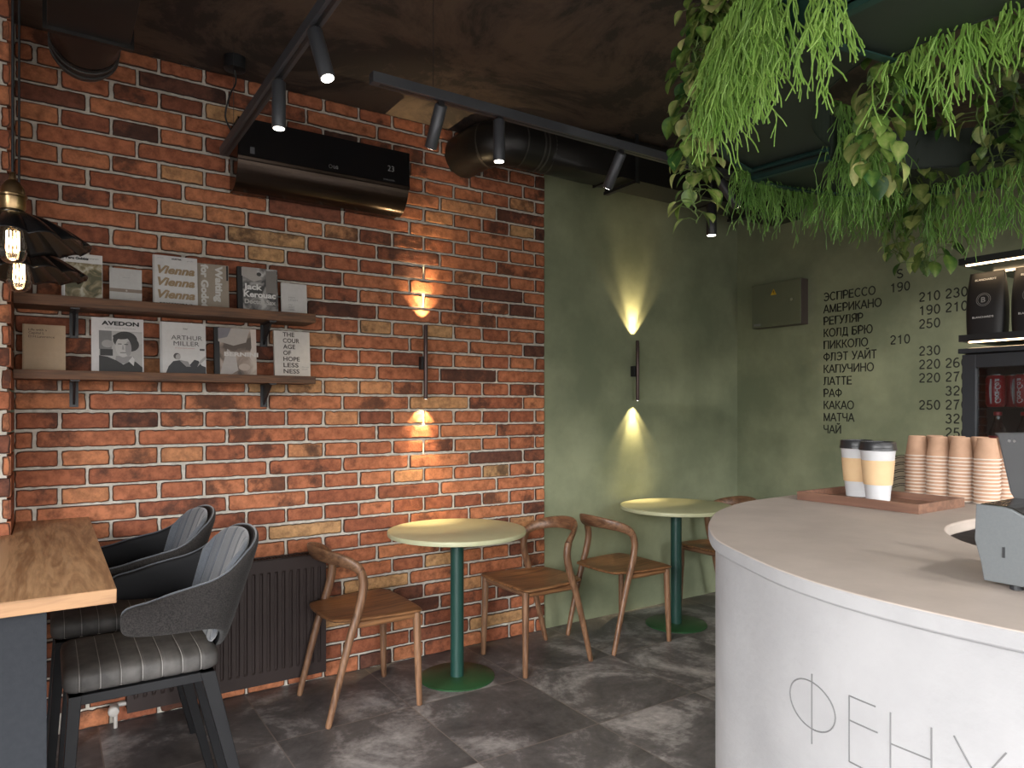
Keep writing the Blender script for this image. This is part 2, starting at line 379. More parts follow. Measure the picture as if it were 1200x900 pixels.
# upright grotesque capitals drawn as strokes (cap height 1)
def _arc(cx, cz, rx, rz, a0, a1, n=14): return [(cx + rx * cos(R(lerp(a0, a1, i / n))), cz + rz * sin(R(lerp(a0, a1, i / n)))) for i in range(n + 1)]
_w = .070
GL = {
 'А': (.70, [[(.03, 0), (.35, .98)], [(.35, .98), (.67, 0)], [(.15, .33), (.55, .33)]]),
 'Б': (.64, [[(.56, .94), (.10, .94), (.10, .06), (.34, .06)] + _arc(.34, .30, .22, .24, -90, 90) + [(.10, .54)]]),
 'Г': (.52, [[(.10, 0), (.10, .94), (.50, .94)]]),
 'Д': (.72, [[(.16, .06), (.24, .5), (.25, .94), (.58, .94), (.58, .06)], [(.06, -.16), (.06, .06), (.68, .06), (.68, -.16)]]),
 'Е': (.64, [[(.58, .94), (.10, .94), (.10, .06), (.60, .06)], [(.10, .52), (.55, .52)]]),
 'И': (.72, [[(.10, 1), (.10, 0)], [(.10, .07), (.62, .93)], [(.62, 1), (.62, 0)]]),
 'Й': (.72, [[(.10, 1), (.10, 0)], [(.10, .07), (.62, .93)], [(.62, 1), (.62, 0)], _arc(.36, 1.24, .13, .13, 180, 360, 8)]),
 'К': (.64, [[(.10, 1), (.10, 0)], [(.10, .50), (.26, .52), (.40, .72), (.50, .90), (.60, .945)], [(.28, .52), (.60, 0)]]),
 'Л': (.68, [[(.02, .06), (.10, .07), (.17, .20), (.19, .94), (.58, .94), (.58, 0)]]),
 'М': (.82, [[(.10, 0), (.10, .98)], [(.10, .96), (.41, .04)], [(.41, .04), (.72, .96)], [(.72, .98), (.72, 0)]]),
 'Н': (.72, [[(.10, 1), (.10, 0)], [(.62, 1), (.62, 0)], [(.10, .52), (.62, .52)]]),
 'О': (.78, [_arc(.39, .5, .33, .45, 0, 360, 32)]),
 'П': (.72, [[(.10, 0), (.10, .94), (.62, .94), (.62, 0)]]),
 'Р': (.64, [[(.10, 0), (.10, .94), (.36, .94)] + _arc(.36, .68, .22, .26, 90, -90) + [(.10, .42)]]),
 'С': (.74, [_arc(.39, .5, .32, .45, 42, 318, 26)]),
 'Т': (.62, [[(.02, .94), (.60, .94)], [(.31, .94), (.31, 0)]]),
 'У': (.62, [[(.04, 1), (.33, .36)], [(.60, 1), (.33, .36), (.26, .14), (.16, .06), (.06, .07)]]),
 'Ф': (.80, [[(.40, 1.02), (.40, -.02)], _arc(.40, .52, .33, .31, 0, 360, 30)]),
 'Ч': (.66, [[(.08, 1), (.08, .66), (.12, .50), (.25, .44), (.40, .46), (.56, .52)], [(.56, 1), (.56, 0)]]),
 'Э': (.74, [_arc(.33, .5, .32, .45, -138, 138, 26), [(.24, .52), (.64, .52)]]),
 'Ю': (1.0, [[(.10, 1), (.10, 0)], [(.10, .52), (.34, .52)], _arc(.64, .5, .29, .45, 0, 360, 30)]),
 'Я': (.68, [[(.58, 0), (.58, .94), (.32, .94)] + _arc(.32, .69, .22, .25, 90, 270) + [(.58, .44)], [(.30, .44), (.04, 0)]]),
 'S': (.66, [_arc(.34, .73, .25, .215, 25, 250, 16) + [(.40, .50)] + _arc(.33, .27, .27, .215, 75, -160, 16)]),
 'M': (.82, [[(.10, 0), (.10, .98)], [(.10, .96), (.41, .04)], [(.41, .04), (.72, .96)], [(.72, .98), (.72, 0)]]),
 '0': (.72, [_arc(.35, .5, .25, .45, 0, 360, 28)]), '1': (.72, [[(.16, .74), (.30, .82), (.40, .98), (.40, 0)]]),
 '2': (.72, [_arc(.35, .70, .24, .25, 170, -30, 14) + [(.42, .42), (.22, .24), (.12, .07)], [(.10, .06), (.62, .06)]]),
 '3': (.72, [_arc(.34, .72, .22, .22, 160, -90, 14), _arc(.34, .28, .25, .24, 90, -165, 16)]),
 '5': (.72, [[(.58, .94), (.20, .94), (.14, .46)] + _arc(.34, .31, .26, .26, 140, -165, 18)]),
 '6': (.72, [_arc(.35, .30, .25, .25, 0, 360, 24), _arc(.40, .48, .30, .47, 60, 180, 12) + [(.10, .32)]]),
 '7': (.72, [[(.08, .93), (.60, .93), (.44, .70), (.32, .40), (.26, 0)]]),
 '9': (.72, [_arc(.35, .70, .25, .25, 0, 360, 24), _arc(.30, .52, .30, .47, -120, 0, 12) + [(.60, .68)]]), ' ': (.34, []),
}
def stroke_text(mb, s, cap, fn, m=0):
    x0 = 0
    for ch_ in s:
        wd, strokes = GL[ch_]
        for st in strokes:
            n = len(st); Lr = []
            for i in range(n):
                a = st[max(i - 1, 0)]; c = st[min(i + 1, n - 1)]; dx, dz = c[0] - a[0], c[1] - a[1]; l = math.hypot(dx, dz) or 1
                nx, nz = -dz / l, dx / l; k = 1
                if 0 < i < n - 1:
                    ux, uz = c[0] - st[i][0], c[1] - st[i][1]; ul = math.hypot(ux, uz) or 1
                    k = 1 / max(.55, abs(nx * (-uz / ul) + nz * (ux / ul)))
                Lr.append(((st[i][0] + nx * _w * k, st[i][1] + nz * _w * k), (st[i][0] - nx * _w * k, st[i][1] - nz * _w * k)))
            b0 = len(mb.v)
            for (p, q) in Lr:
                for t_ in (p, q): mb.v.append(tuple(fn((x0 + t_[0]) * cap, t_[1] * cap, 0)))
            for i in range(n - 1): mb.af((b0 + 2 * i, b0 + 2 * i + 1, b0 + 2 * i + 3, b0 + 2 * i + 2), m)
        x0 += wd + .035

# ================================================================== ROOM
XL, XR, YB, YF, H = -1.7, 4.38, 3.512, -3.0, 2.93
def structure(name, mb, mats, **k):
    o = mb.build(name, mats, **k); o['kind'] = 'structure'; return o
b = MB(); b.box(XL - .2, XR + .2, YF - .2, YB + .2, -.12, 0); structure('floor', b, MFLOOR)
b = MB(); b.box(XL - .2, XR + .2, YF - .2, YB + .2, H, H + .15); structure('ceiling', b, MCEIL)
b = MB(); b.box(XL - .2, XR + .2, YB, YB + .2, 0, H); wb = structure('wall_back', b, MGREEN)
b = MB(); b.box(XR, XR + .2, YF, YB, 0, H); structure('wall_right', b, MGREEN)
# left wall with a long window, front wall with a big window
WL = (-2.85, .9, .30, 2.45)
b = MB(); b.box(XL - .2, XL, YF, WL[0], 0, H); b.box(XL - .2, XL, WL[1], YB, 0, H); b.box(XL - .2, XL, WL[0], WL[1], 0, WL[2]); b.box(XL - .2, XL, WL[0], WL[1], WL[3], H)
structure('wall_left', b, MWHITE_W)
WF = (-1.4, 4.1, .30, 2.28)
b = MB(); b.box(XL - .2, WF[0], YF - .2, YF, 0, H); b.box(WF[1], XR + .2, YF - .2, YF, 0, H); b.box(WF[0], WF[1], YF - .2, YF, 0, WF[2]); b.box(WF[0], WF[1], YF - .2, YF, WF[3], H)
structure('wall_front', b, MWHITE_W)
def window(name, axis, pos, a0, a1, z0, z1, n):
    r = empty(name); r['kind'] = 'structure'
    fm = MB()
    def bx(p0, p1, q0, q1):
        if axis == 'x': fm.box(pos - .04, pos + .03, p0, p1, q0, q1)
        else: fm.box(p0, p1, pos - .04, pos + .03, q0, q1)
    bx(a0, a1, z0, z0 + .06); bx(a0, a1, z1 - .06, z1)
    for i in range(n + 1):
        c = a0 + .03 + (a1 - a0 - .06) * i / n; bx(c - .03, c + .03, z0 + .06, z1 - .06)
    f = fm.build('window_frame', MBLACK, r); f['kind'] = 'structure'
    return r
window('window_1', 'x', XL - .1, WL[0], WL[1], WL[2], WL[3], 4)
window('window_2', 'y', YF - .1, WF[0], WF[1], WF[2], WF[3], 3)

# ---- brickwork
PITCH = .0794; Z0 = .083 - PITCH
def brick_wall(x0, x1, yface, zmax, seed, xoff=0, flip=None, ztop=None):
    """each brick has an irregular outline; yface = front plane; returns MB"""
    g = random.Random(seed); mb = MB(); bc = []; ed = []
    row = 0; z = Z0
    while z < zmax - .01:
        za = z + .0042; zb = min(z + PITCH - .0042, zmax)
        if row == 0: za = .0005
        if zb - za < .02: break
        za = max(za, .0005)
        if row % 2 == 0: st, w = 1.3561, .1873
        else: st, w = (1.643, .3746) if row % 4 == 1 else (1.456, .3746)
        k = math.floor((x0 - st) / w) - 1
        while st + k * w < x1:
            a = st + k * w; c = a + w; k += 1
            j0 = g.uniform(.0030, .0068); j1 = g.uniform(.0030, .0068)
            xa, xb = a + j0, c - j1
            if xa < x0: xa = x0 + (.0 if row % 2 else .004)
            if xb > x1: xb = x1
            if xb - xa < .018: continue
            dz0 = g.uniform(-.0015, .0022); dz1 = g.uniform(-.0022, .0015)
            A, B = za + dz0, zb + dz1
            hue = min(1, max(0, g.gauss(.50, .24))); soot = g.random() * .10 if g.random() < .5 else g.random() * .34
            if g.random() < .075: hue *= .3; soot = g.uniform(.25, .45)
            yf = yface + g.uniform(-.0018, .0018); sd = g.uniform(0, 90)
            # perimeter
            nx = max(3, int((xb - xa) / .016)); nz = 4
            per = [(lerp(xa, xb, i / nx), A) for i in range(nx)] + [(xb, lerp(A, B, i / nz)) for i in range(nz)] + \
                  [(lerp(xb, xa, i / nx), B) for i in range(nx)] + [(xa, lerp(B, A, i / nz)) for i in range(nz)]
            cx, cz = (xa + xb) / 2, (A + B) / 2; hw, hh = (xb - xa) / 2, (B - A) / 2
            def rounded(px, pz, ins):
                # rounded corners, inset
                dx, dz = px - cx, pz - cz
                w2, h2 = hw - ins, hh - ins; rr = .0055
                x = max(-w2, min(w2, dx)); zz = max(-h2, min(h2, dz))
                ex, ez = abs(x) - (w2 - rr), abs(zz) - (h2 - rr)
                if ex > 0 and ez > 0:
                    l = math.hypot(ex, ez)
                    if l > rr: ex, ez = ex / l * rr, ez / l * rr
                    x = math.copysign(w2 - rr + ex, x); zz = math.copysign(h2 - rr + ez, zz)
                return cx + x, cz + zz
            rings = []
            for ins, dep, e in ((0, .012, 0), (.0004, .0035, .05), (.0030, .0003, .18), (.010, 0, .62), (.020, 0, 1.0)):
                rg = []
                for (px, pz) in per:
                    nn = mnoise.noise((px * 45 + sd, pz * 45, sd)) * .0042 + mnoise.noise((px * 140, pz * 140 + sd, sd)) * .0022
                    if ins > .015: nn = 0
                    nn = max(nn, -.0012) if ins == 0 else nn
                    x, zz = rounded(px, pz, min(ins + max(nn, -.001), min(hw, hh) * .75))
                    hgt = mnoise.noise((px * 18 + sd, pz * 18, 4)) * .0012
                    rg.append(mb.av((x, yf + dep + hgt, zz))); bc.append((hue, soot, g.random(), 1)); ed.append(e)
                rings.append(rg)
            n = len(per)
            for q in range(len(rings) - 1):
                for i in range(n):
                    j = (i + 1) % n; mb.af((rings[q][i], rings[q][j], rings[q + 1][j], rings[q + 1][i]))
            mb.af(rings[-1])
        z += PITCH; row += 1
    mb.attr = {'bcol': ('FLOAT_COLOR', bc), 'edge': ('FLOAT', ed)}
    return mb
XG = 2.553
bw = brick_wall(-.11, XG, 3.492, H, 11)
BW = bw.build('wall_brick', MBRICK, smooth=50, recalc=False); BW['kind'] = 'structure'
for p in BW.data.polygons: pass
BW.data.flip_normals() if BW.data.polygons[0].normal.y > 0 else None
b = MB(); b.box(-.11, XG - .001, 3.5005, YB, 0, H); mo = b.build('mortar_bed', MMORTAR, BW); mo['kind'] = 'structure'
# pier of the same brickwork at the window side
PX = -.11; PY = 3.15
pw = brick_wall(XL + .0, PX - .0005, PY, H, 23)
PW = pw.build('wall_pier', MBRICK, smooth=50, recalc=False); PW['kind'] = 'structure'
b = MB(); b.box(XL, PX - .012, PY + .0085, YB, 0, H); mo = b.build('mortar_bed', MMORTAR, PW); mo['kind'] = 'structure'
# pier side face (brick ends)
g = random.Random(5); mb = MB(); bc = []; ed = []
for r_ in range(37):
    za = max(.002, Z0 + r_ * PITCH + .0055); zb = min(Z0 + (r_ + 1) * PITCH - .0055, H)
    if zb - za < .02: continue
    hue = g.uniform(.2, .6)
    for (y0, y1) in ((PY + .002, YB - .02),) if r_ % 2 else ((PY + .002, PY + .115), (PY + .127, YB - .02)):
        n0 = len(mb.v); mb.box(PX - .014, PX, y0, y1, za, zb)
        for _ in range(8): bc.append((hue, g.uniform(0, .3), 0, 1)); ed.append(.55)
mb.attr = {'bcol': ('FLOAT_COLOR', bc), 'edge': ('FLOAT', ed)}
s_ = mb.build('pier_return', MBRICK, PW); s_['kind'] = 'structure'

# ================================================================== WOODEN CHAIRS
def make_chair():
    root = empty('wooden_chair')
    # seat: rounded, saddled plank
    prof = [(-.185, .150), (-.165, .178), (-.10, .200), (0, .218), (.12, .230), (.205, .228), (.228, .205), (.236, .14), (.240, 0)]
    half = [Vector((x, y, 0)) for x, y in prof]
    out = [(-.200, 0), (-.197, .08)] + prof[:-1] + [(.240, 0)]
    pts = cat_rom([(x, y, 0) for x, y in out], 4)
    full = [(p.x, p.y) for p in pts] + [(p.x, -p.y) for p in pts[::-1]][1:-1]
    mb = MB(); rings = []
    cx = .02
    def ztop(x, y):
        rr = max(0, 1 - ((x - .01) / .2) ** 2) * max(0, 1 - (y / .2) ** 2)
        return .445 - .012 * rr
    for sc_, dz, top in ((0.0, 0, 0), (.5, 0, 0), (.93, -.000, 0), (.985, .003, 0), (1.0, .009, 0), (1.0, .013, 0), (.985, .018, 0)):
        pass
    N_ = len(full)
    loops = []
    for s2, kind in ((.25, 't'), (.5, 't'), (.75, 't'), (.93, 't'), (.985, 'e'), (1.0, 'e2'), (.985, 'e3'), (.93, 'b'), (.4, 'b')):
        lp = []
        for (x, y) in full:
            X, Y = cx + (x - cx) * s2, y * s2
            if kind == 't': z = ztop(X, Y)
            elif kind == 'e': z = .4435
            elif kind == 'e2': z = .438
            elif kind == 'e3': z = .4325
            else: z = .430
            lp.append((X, Y, z))
        loops.append(lp)
    mb.loft(loops); mb.build('seat', MCHAIRX, root, smooth=60)
    for s in (-1, 1):
        mb = MB(); mb.tube([(.205, .195 * s, .432), (.208, .198 * s, .28), (.212, .203 * s, .1), (.215, .205 * s, .004), (.215, .205 * s, 0)], [.0185, .0175, .0155, .0135, .0115], 14)
        mb.build('front_leg', MCHAIR, root, smooth=60)
        path = cat_rom([(-.215, .205 * s, 0), (-.19, .206 * s, .10), (-.150, .206 * s, .25), (-.113, .205 * s, .38), (-.078, .204 * s, .48), (-.058, .203 * s, .56), (-.056, .202 * s, .61), (-.068, .199 * s, .650)], 5)
        k = len(path); rr = [lerp(.0135, .0205, min(1, i / (k * .6))) for i in range(k)]; rr[0] = .0115
        ry = [lerp(.0135, .018, min(1, i / (k * .6))) for i in range(k)]; ry[0] = .0115
        mb = MB(); mb.tube(path, ry, 14, ry=rr, up=(1, 0, 0)); mb.build('rear_leg', MCHAIR, root, smooth=60)
        mb = MB(); mb.tube([(-.10, .190 * s, .415), (0, .196 * s, .414), (.10, .198 * s, .414), (.20, .195 * s, .415)], [.012] * 4, 10, ry=[.017, .015, .014, .013], up=(0, 0, 1))
        mb.build('side_rail', MCHAIRX, root, smooth=60)
    mb = MB(); mb.tube([(.205, -.19, .415), (.205, .19, .415)], .011, 10, ry=.014, up=(0, 0, 1)); mb.build('front_rail', MCHAIRY, root, smooth=60)
    path = cat_rom([(-.066, -.199, .648), (-.088, -.191, .672), (-.130, -.163, .694), (-.178, -.115, .708), (-.208, -.058, .716), (-.218, 0, .718),
                    (-.208, .058, .716), (-.178, .115, .708), (-.130, .163, .694), (-.088, .191, .672), (-.066, .199, .648)], 6)
    k = len(path)
    def hgt(i):
        t = abs(i / (k - 1) - .5) * 2
        return lerp(.037, .019, t ** 1.5)
    mb = MB(); mb.tube(path, [lerp(.0105, .017, (abs(i / (k - 1) - .5) * 2) ** 2) for i in range(k)], 14, ry=[hgt(i) for i in range(k)], up=(-.35, 0, 1))
    mb.build('back_rail', MCHAIRY, root, smooth=60)
    return root
ch = make_chair()
ch.location = (1.215, 3.137, 0)
tag(ch, 'wooden chair at the near table, beside the radiator', 'chair', 'curved wooden chairs')
copy_tree(ch, loc=(2.233, 3.133, 0), rz=pi, label='wooden chair at the near table, its back where brick meets green wall')
copy_tree(ch, loc=(2.822, 3.129, 0), rz=0, label='wooden chair back to back with another, in front of green wall at the far table')
copy_tree(ch, loc=(3.815, 3.16, 0), rz=pi, label='wooden chair mostly hidden behind the counter corner, far side of the far table')

def make_table():
    root = empty('bistro_table')
    mb = MB(); mb.lathe([(.20, .726), (.343, .726), (.349, .728), (.350, .733), (.350, .746), (.3485, .749), (.345, .750), (.1, .750)], 96)
    mb.build('tabletop', MTOP, root, smooth=50)
    mb = MB(); mb.lathe([(.034, .008), (.034, .718)], 32); mb.build('pole', MPOLE, root, smooth=50)
    mb = MB(); mb.lathe([(.10, .716), (.10, .7255)], 32); mb.build('mounting_plate', MPOLE, root, smooth=50)
    mb = MB(); mb.lathe([(.19, 0), (.19, .006), (.187, .008), (.05, .009)], 64); mb.build('base', MBASE, root, smooth=50)
    return root
tb = make_table(); tb.location = (1.737, 3.13, 0)
tag(tb, 'round pale green table on dark green pole against the brick wall', 'table', 'round bistro tables')
copy_tree(tb, loc=(3.315, 3.13, 0), label='round pale green table on dark green pole against the green wall')

# ================================================================== ARMCHAIRS
def make_armchair():
    root = empty('counter_armchair')
    half = [(.066, .219, .785, .752), (.060, .222, .799, .736), (.040, .225, .809, .727), (0, .227, .816, .722), (-.05, .228, .829, .718), (-.10, .227, .842, .716), (-.145, .223, .855, .714),
            (-.178, .213, .880, .706), (-.202, .195, .922, .690), (-.220, .165, .947, .664), (-.232, .12, .960, .632), (-.240, .06, .968, .608), (-.243, 0, .970, .600)]
    st = half + [(a, -b_, c, d) for a, b_, c, d in half[::-1][1:]]
    P = cat_rom([Vector((a, b_, 0)) for a, b_, c, d in st], 4); Zs = cat_rom([Vector((c, d, 0)) for a, b_, c, d in st], 4)
    k = len(P); nn = 28
    def ring(i, th, zs=1, off=0, lo=None):
        p = P[i]; t = (P[min(i + 1, k - 1)] - P[max(i - 1, 0)]).normalized(); nrm = Vector((-t.y, t.x, 0))   # inward/outward
        c = Vector((-.02, 0, 0)) - p
        if nrm.dot(c) < 0: nrm = -nrm      # pointing inwards
        zt, zb = Zs[i].x, Zs[i].y
        if lo: zt, zb = zt + lo[0], zb + lo[1]
        zm, zh = (zt + zb) / 2, (zt - zb) / 2
        wb = min(1, max(0, (-.06 - p.x) / .15)); out = []
        for j in range(nn):
            a = 2 * pi * j / nn; ca, sa = cos(a), sin(a)
            z = zm + zh * math.copysign(abs(sa) ** .35, sa)
            o_ = th * math.copysign(abs(ca) ** .55, ca) + off
            lean = -(z - .70) * .34 * wb
            out.append((p.x + nrm.x * o_ + lean, p.y + nrm.y * o_, z))
        return out
    mb = MB(); ths = [lerp(.007, .016, min(1, min(i, k - 1 - i) / 6)) for i in range(k)]
    rings = [ring(i, ths[i]) for i in range(k)]
    b0 = len(mb.v); mb.loft(rings)
    # inside faces of the arms are smooth black
    for fi in range((k - 1) * nn):
        i, j = divmod(fi, nn); a = 2 * pi * (j + .5) / nn
        if cos(a) > .30: mb.m[fi] = 1
    mb.build('shell', [MTWEED, MLEATH], root, smooth=70)
    # piping along the rim of the arms and back
    mb = MB(); mb.tube([Vector(r[nn // 4]) + Vector((0, 0, .001)) for r in rings], .0028, 6); mb.build('piping', MPLEAT, root, smooth=60)
    # pleated inner back cushion
    lo, hi = 28, k - 29
    idx = [i for i in range(lo, hi + 1)]
    fine = []
    for q in range(len(idx) * 4 - 3):
        i, fr = divmod(q, 4); i += lo; fr /= 4
        A = ring(i, .013, off=.026, lo=(-.004, .012)); B = ring(min(i + 1, k - 1), .013, off=.026, lo=(-.004, .012))
        r_ = [tuple(lerp(A[j][c], B[j][c], fr) for c in range(3)) for j in range(nn)]
        fine.append(r_)
    nf = len(fine); mb = MB(); R2 = []
    for q, r_ in enumerate(fine):
        u = q / (nf - 1) * 7; d = abs((u % 1) - .5) * 2      # 1 at seam
        shrink = (d ** 8) * .006 if 0 < q < nf - 1 else .006
        c = Vector((0, 0, 0))
        for p in r_: c += Vector(p)
        c /= nn; rr = []
        for j, p in enumerate(r_):
            a = 2 * pi * j / nn; v = Vector(p)
            dirn = Vector((c.x, c.y, 0)) - Vector((-.02, 0, 0)); dirn.normalize()
            if cos(a) > .2: v += dirn * shrink
            rr.append(tuple(v))
        R2.append(rr)
    mb.loft(R2); mb.build('back_cushion', MPLEAT, root, smooth=60)
    # seat cushion
    mb = MB(); rings = []; xs = [i / 112 for i in range(113)]; seams = [.13, .26, .39, .52, .65, .78, .90]; n3 = 36; thread = []
    for t in xs:
        x = lerp(-.200, .205, t); e = min(t, 1 - t) / .13
        q = 1 if e >= 1 else (1 - (1 - e) ** 2.6) ** (1 / 2.6)
        dd = min(abs(t - s) for s in seams); dip = 1 - .022 * math.exp(-(dd / .009) ** 2)
        hy = .190 * (.80 + .20 * q) * dip; hz = .037 * (.35 + .65 * q) * (1 - .08 * math.exp(-(dd / .009) ** 2)); zc = .606
        rings.append([(x, hy * math.copysign(abs(cos(2 * pi * j / n3)) ** .38, cos(2 * pi * j / n3)),
                       zc + hz * math.copysign(abs(sin(2 * pi * j / n3)) ** .55, sin(2 * pi * j / n3))) for j in range(n3)])
    mb.loft(rings); mb.build('seat_cushion', MSEAT, root, smooth=60)
    mb = MB()
    for s in seams:
        i = round(s * 112); pts = [rings[i][j % n3] for j in range(-n3 // 8 - 1, n3 // 2 + n3 // 8 + 2)]
        mb.tube([(p[0], p[1] * 1.003, .606 + (p[2] - .606) * 1.02) for p in pts], .0011, 5)
    o = mb.build('stitching', MTHREAD, root, smooth=60)
    # frame
    mb = MB()
    for s in (-1, 1): mb.box(-.185, .19, s * .165 - .014, s * .165 + .014, .545, .572)
    mb.box(.165, .193, -.151, .151, .545, .572); mb.box(-.185, -.157, -.151, .151, .545, .572)
    mb.build('seat_frame', MCHB, root, bevel=.002)
    mb = MB(); mb.hexa([(-.16, -.03, .56), (-.16, .03, .56), (-.20, .03, .57), (-.20, -.03, .57), (-.19, -.03, .64), (-.19, .03, .64), (-.215, .03, .64), (-.215, -.03, .64)])
    mb.build('back_bracket', MCHB, root)
    def leg(x0, x1, y0, y1, w0, w1, nm):
        mb = MB(); a, c = w0 / 2, w1 / 2
        mb.hexa([(x1 - c, y1 - c, 0), (x1 + c, y1 - c, 0), (x1 + c, y1 + c, 0), (x1 - c, y1 + c, 0), (x0 - a, y0 - a, .572), (x0 + a, y0 - a, .572), (x0 + a, y0 + a, .572), (x0 - a, y0 + a, .572)])
        mb.build(nm, MCHB, root, bevel=.002)
    for s in (-1, 1):
        leg(.175, .215, .165 * s, .180 * s, .032, .024, 'front_leg'); leg(-.165, -.300, .165 * s, .195 * s, .042, .026, 'rear_leg')
    return root
ac = make_armchair(); ac.location = (.24, 2.455, 0); ac.rotation_euler = (0, 0, pi)
tag(ac, 'near grey upholstered counter armchair, seat in full view before the oak bar table', 'armchair', 'counter armchairs')
copy_tree(ac, loc=(.215, 3.015, 0), rz=pi, label='grey upholstered counter armchair closer to the brick wall, half hidden by the other armchair')

# ================================================================== BAR TABLE
t = empty('bar_table', (0, 0, 0), 0, 'oak-topped high bar table on a dark blue-grey panel by the brick pier', 'table')
mb = MB(); mb.prism([(XL + .02, 2.065), (.15, 2.065), (.15, 3.488), (PX + .004, 3.488), (PX + .004, PY - .004), (XL + .02, PY - .004)], .867, .904)
for q_ in range(2, len(mb.f)): mb.m[q_] = 1
mb.build('worktop', [MOAK, wood('oak_edge_darkened', (.36, .20, .095), (.20, .10, .045), 'x', .5, .8)], t, bevel=.002)  # dimmer light on the edges is put into a darker oak colour
mb = MB(); mb.box(-.55, 0.0, 2.10, 2.135, 0, .8668); mb.build('end_panel', MPANEL, t, bevel=.001)

# ================================================================== RADIATOR
t = empty('radiator', (0, 0, 0), 0, 'dark brown panel radiator low on the brick wall behind the armchairs', 'radiator')
mb = MB(); x0, x1, z0, z1 = .285, 1.148, .066, .645; pitch = .0346; n = 24
m0 = (x0 + x1) / 2 - n * pitch / 2; yf = 3.395
# front panel with pressed vertical flutes
xs = [(x0, 0)]
for i in range(n):
    c = m0 + (i + .5) * pitch
    xs += [(c - .0085, 0), (c - .0045, 1), (c + .0045, 1), (c + .0085, 0)]
xs.append((x1, 0)); zz = [(z0, 0), (z0 + .055, 0), (z0 + .064, 1), (z1 - .064, 1), (z1 - .055, 0), (z1, 0)]
grid = [[mb.av((x, yf + .008 * a * c, z)) for x, a in xs] for z, c in zz]
for i in range(len(zz) - 1):
    for j in range(len(xs) - 1): mb.af((grid[i][j], grid[i][j + 1], grid[i + 1][j + 1], grid[i + 1][j]))
mb.box(x0, x1, yf + .0085, yf + .014, z0, z1)
mb.build('front_panel', MRAD, t, recalc=False)
mb = MB(); mb.box(x0, x0 + .004, yf + .0142, 3.485, z0 + .01, z1 + .004); mb.box(x1 - .004, x1, yf + .0142, 3.485, z0 + .01, z1 + .004); mb.build('side_cover', MRAD, t)
mb = MB()
for i in range(58): mb.box(x0 + .008 + i * .0147, x0 + .008 + i * .0147 + .006, yf + .0142, 3.478, z1 - .004, z1 + .002)
mb.box(x0 + .004, x1 - .004, yf + .0142, yf + .020, z1 - .006, z1 + .004); mb.box(x0 + .004, x1 - .004, 3.472, 3.478, z1 - .006, z1 + .004)
mb.build('top_grille', MRAD, t)
mb = MB(); mb.box(x0 + .02, x1 - .02, 3.43, 3.478, z0 + .03, z1 - .03); mb.build('rear_panel', MRAD, t)
mb = MB(); mb.tube([(.300, 3.44, .095), (.255, 3.44, .095), (.225, 3.44, .095)], .009, 12); mb.tube([(.245, 3.44, .095), (.245, 3.44, .0)], .008, 12); mb.build('valve_pipe', MVALVE, t, smooth=50)
mb = MB(); mb.tube([(.242, 3.43, .093), (.236, 3.405, .093), (.234, 3.385, .093), (.233, 3.372, .093), (.233, 3.368, .093)], [.014, .0205, .0215, .020, .014], 20); mb.build('thermostat_knob', MVALVE, t, smooth=50)

# ================================================================== SHELVES + BOOKS
def shelf(zt, th, label):
    r = empty('wall_shelf', (0, 0, 0), 0, label, 'shelf', 'oak book shelves')
    mb = MB(); mb.box(-.108, 1.066, 3.30, 3.488, zt - th, zt); mb.build('shelf_board', MSHELF, r, bevel=.0015)
    for x in (.095, .872):
        mb = MB(); mb.box(x - .016, x + .016, 3.320, 3.482, zt - th - .006, zt - th); mb.box(x - .016, x + .016, 3.482, 3.488, zt - th - .11, zt - th)
        mb.hexa([(x - .004, 3.475, zt - th - .095), (x + .004, 3.475, zt - th - .095), (x + .004, 3.482, zt - th - .10), (x - .004, 3.482, zt - th - .10),
                 (x - .004, 3.345, zt - th - .006), (x + .004, 3.345, zt - th - .006), (x + .004, 3.482, zt - th - .006), (x - .004, 3.482, zt - th - .006)])
        mb.build('bracket', MBLACK, r)
shelf(1.812, .042, 'upper dark oak wall shelf on black brackets, under the Vienna book')
shelf(1.516, .036, 'lower dark oak wall shelf on black brackets, beneath the other shelf')

PM = {}
def pm(col, rough=.55):
    k = tuple(col)
    if k not in PM: PM[k] = mat('print_%d' % len(PM), col, rough, col2=tuple(c * .93 for c in col), ns=50)
    return PM[k]
def noisepm(name, c1, c2, c3, sc=14):
    m, nt, N, L, P = newmat(name); tc = N.new('ShaderNodeTexCoord'); n = N.new('ShaderNodeTexNoise'); n.inputs['Scale'].default_value = sc; n.inputs['Detail'].default_value = 5; n.inputs['Distortion'].default_value = 1.4
    L.new(tc.outputs['Object'], n.inputs['Vector']); cr = N.new('ShaderNodeValToRGB'); e = cr.color_ramp.elements
    e[0].position = .38; e[0].color = rgb(c1); e[1].position = .66; e[1].color = rgb(c3); q = e.new(.5); q.color = rgb(c2)
    L.new(n.outputs['Fac'], cr.inputs['Fac']); L.new(cr.outputs['Color'], P.inputs['Base Color']); P.inputs['Roughness'].default_value = .5
    return m
WHITE = (.74, .73, .71); BLK = (.012, .012, .013); TAN = (.34, .24, .135)
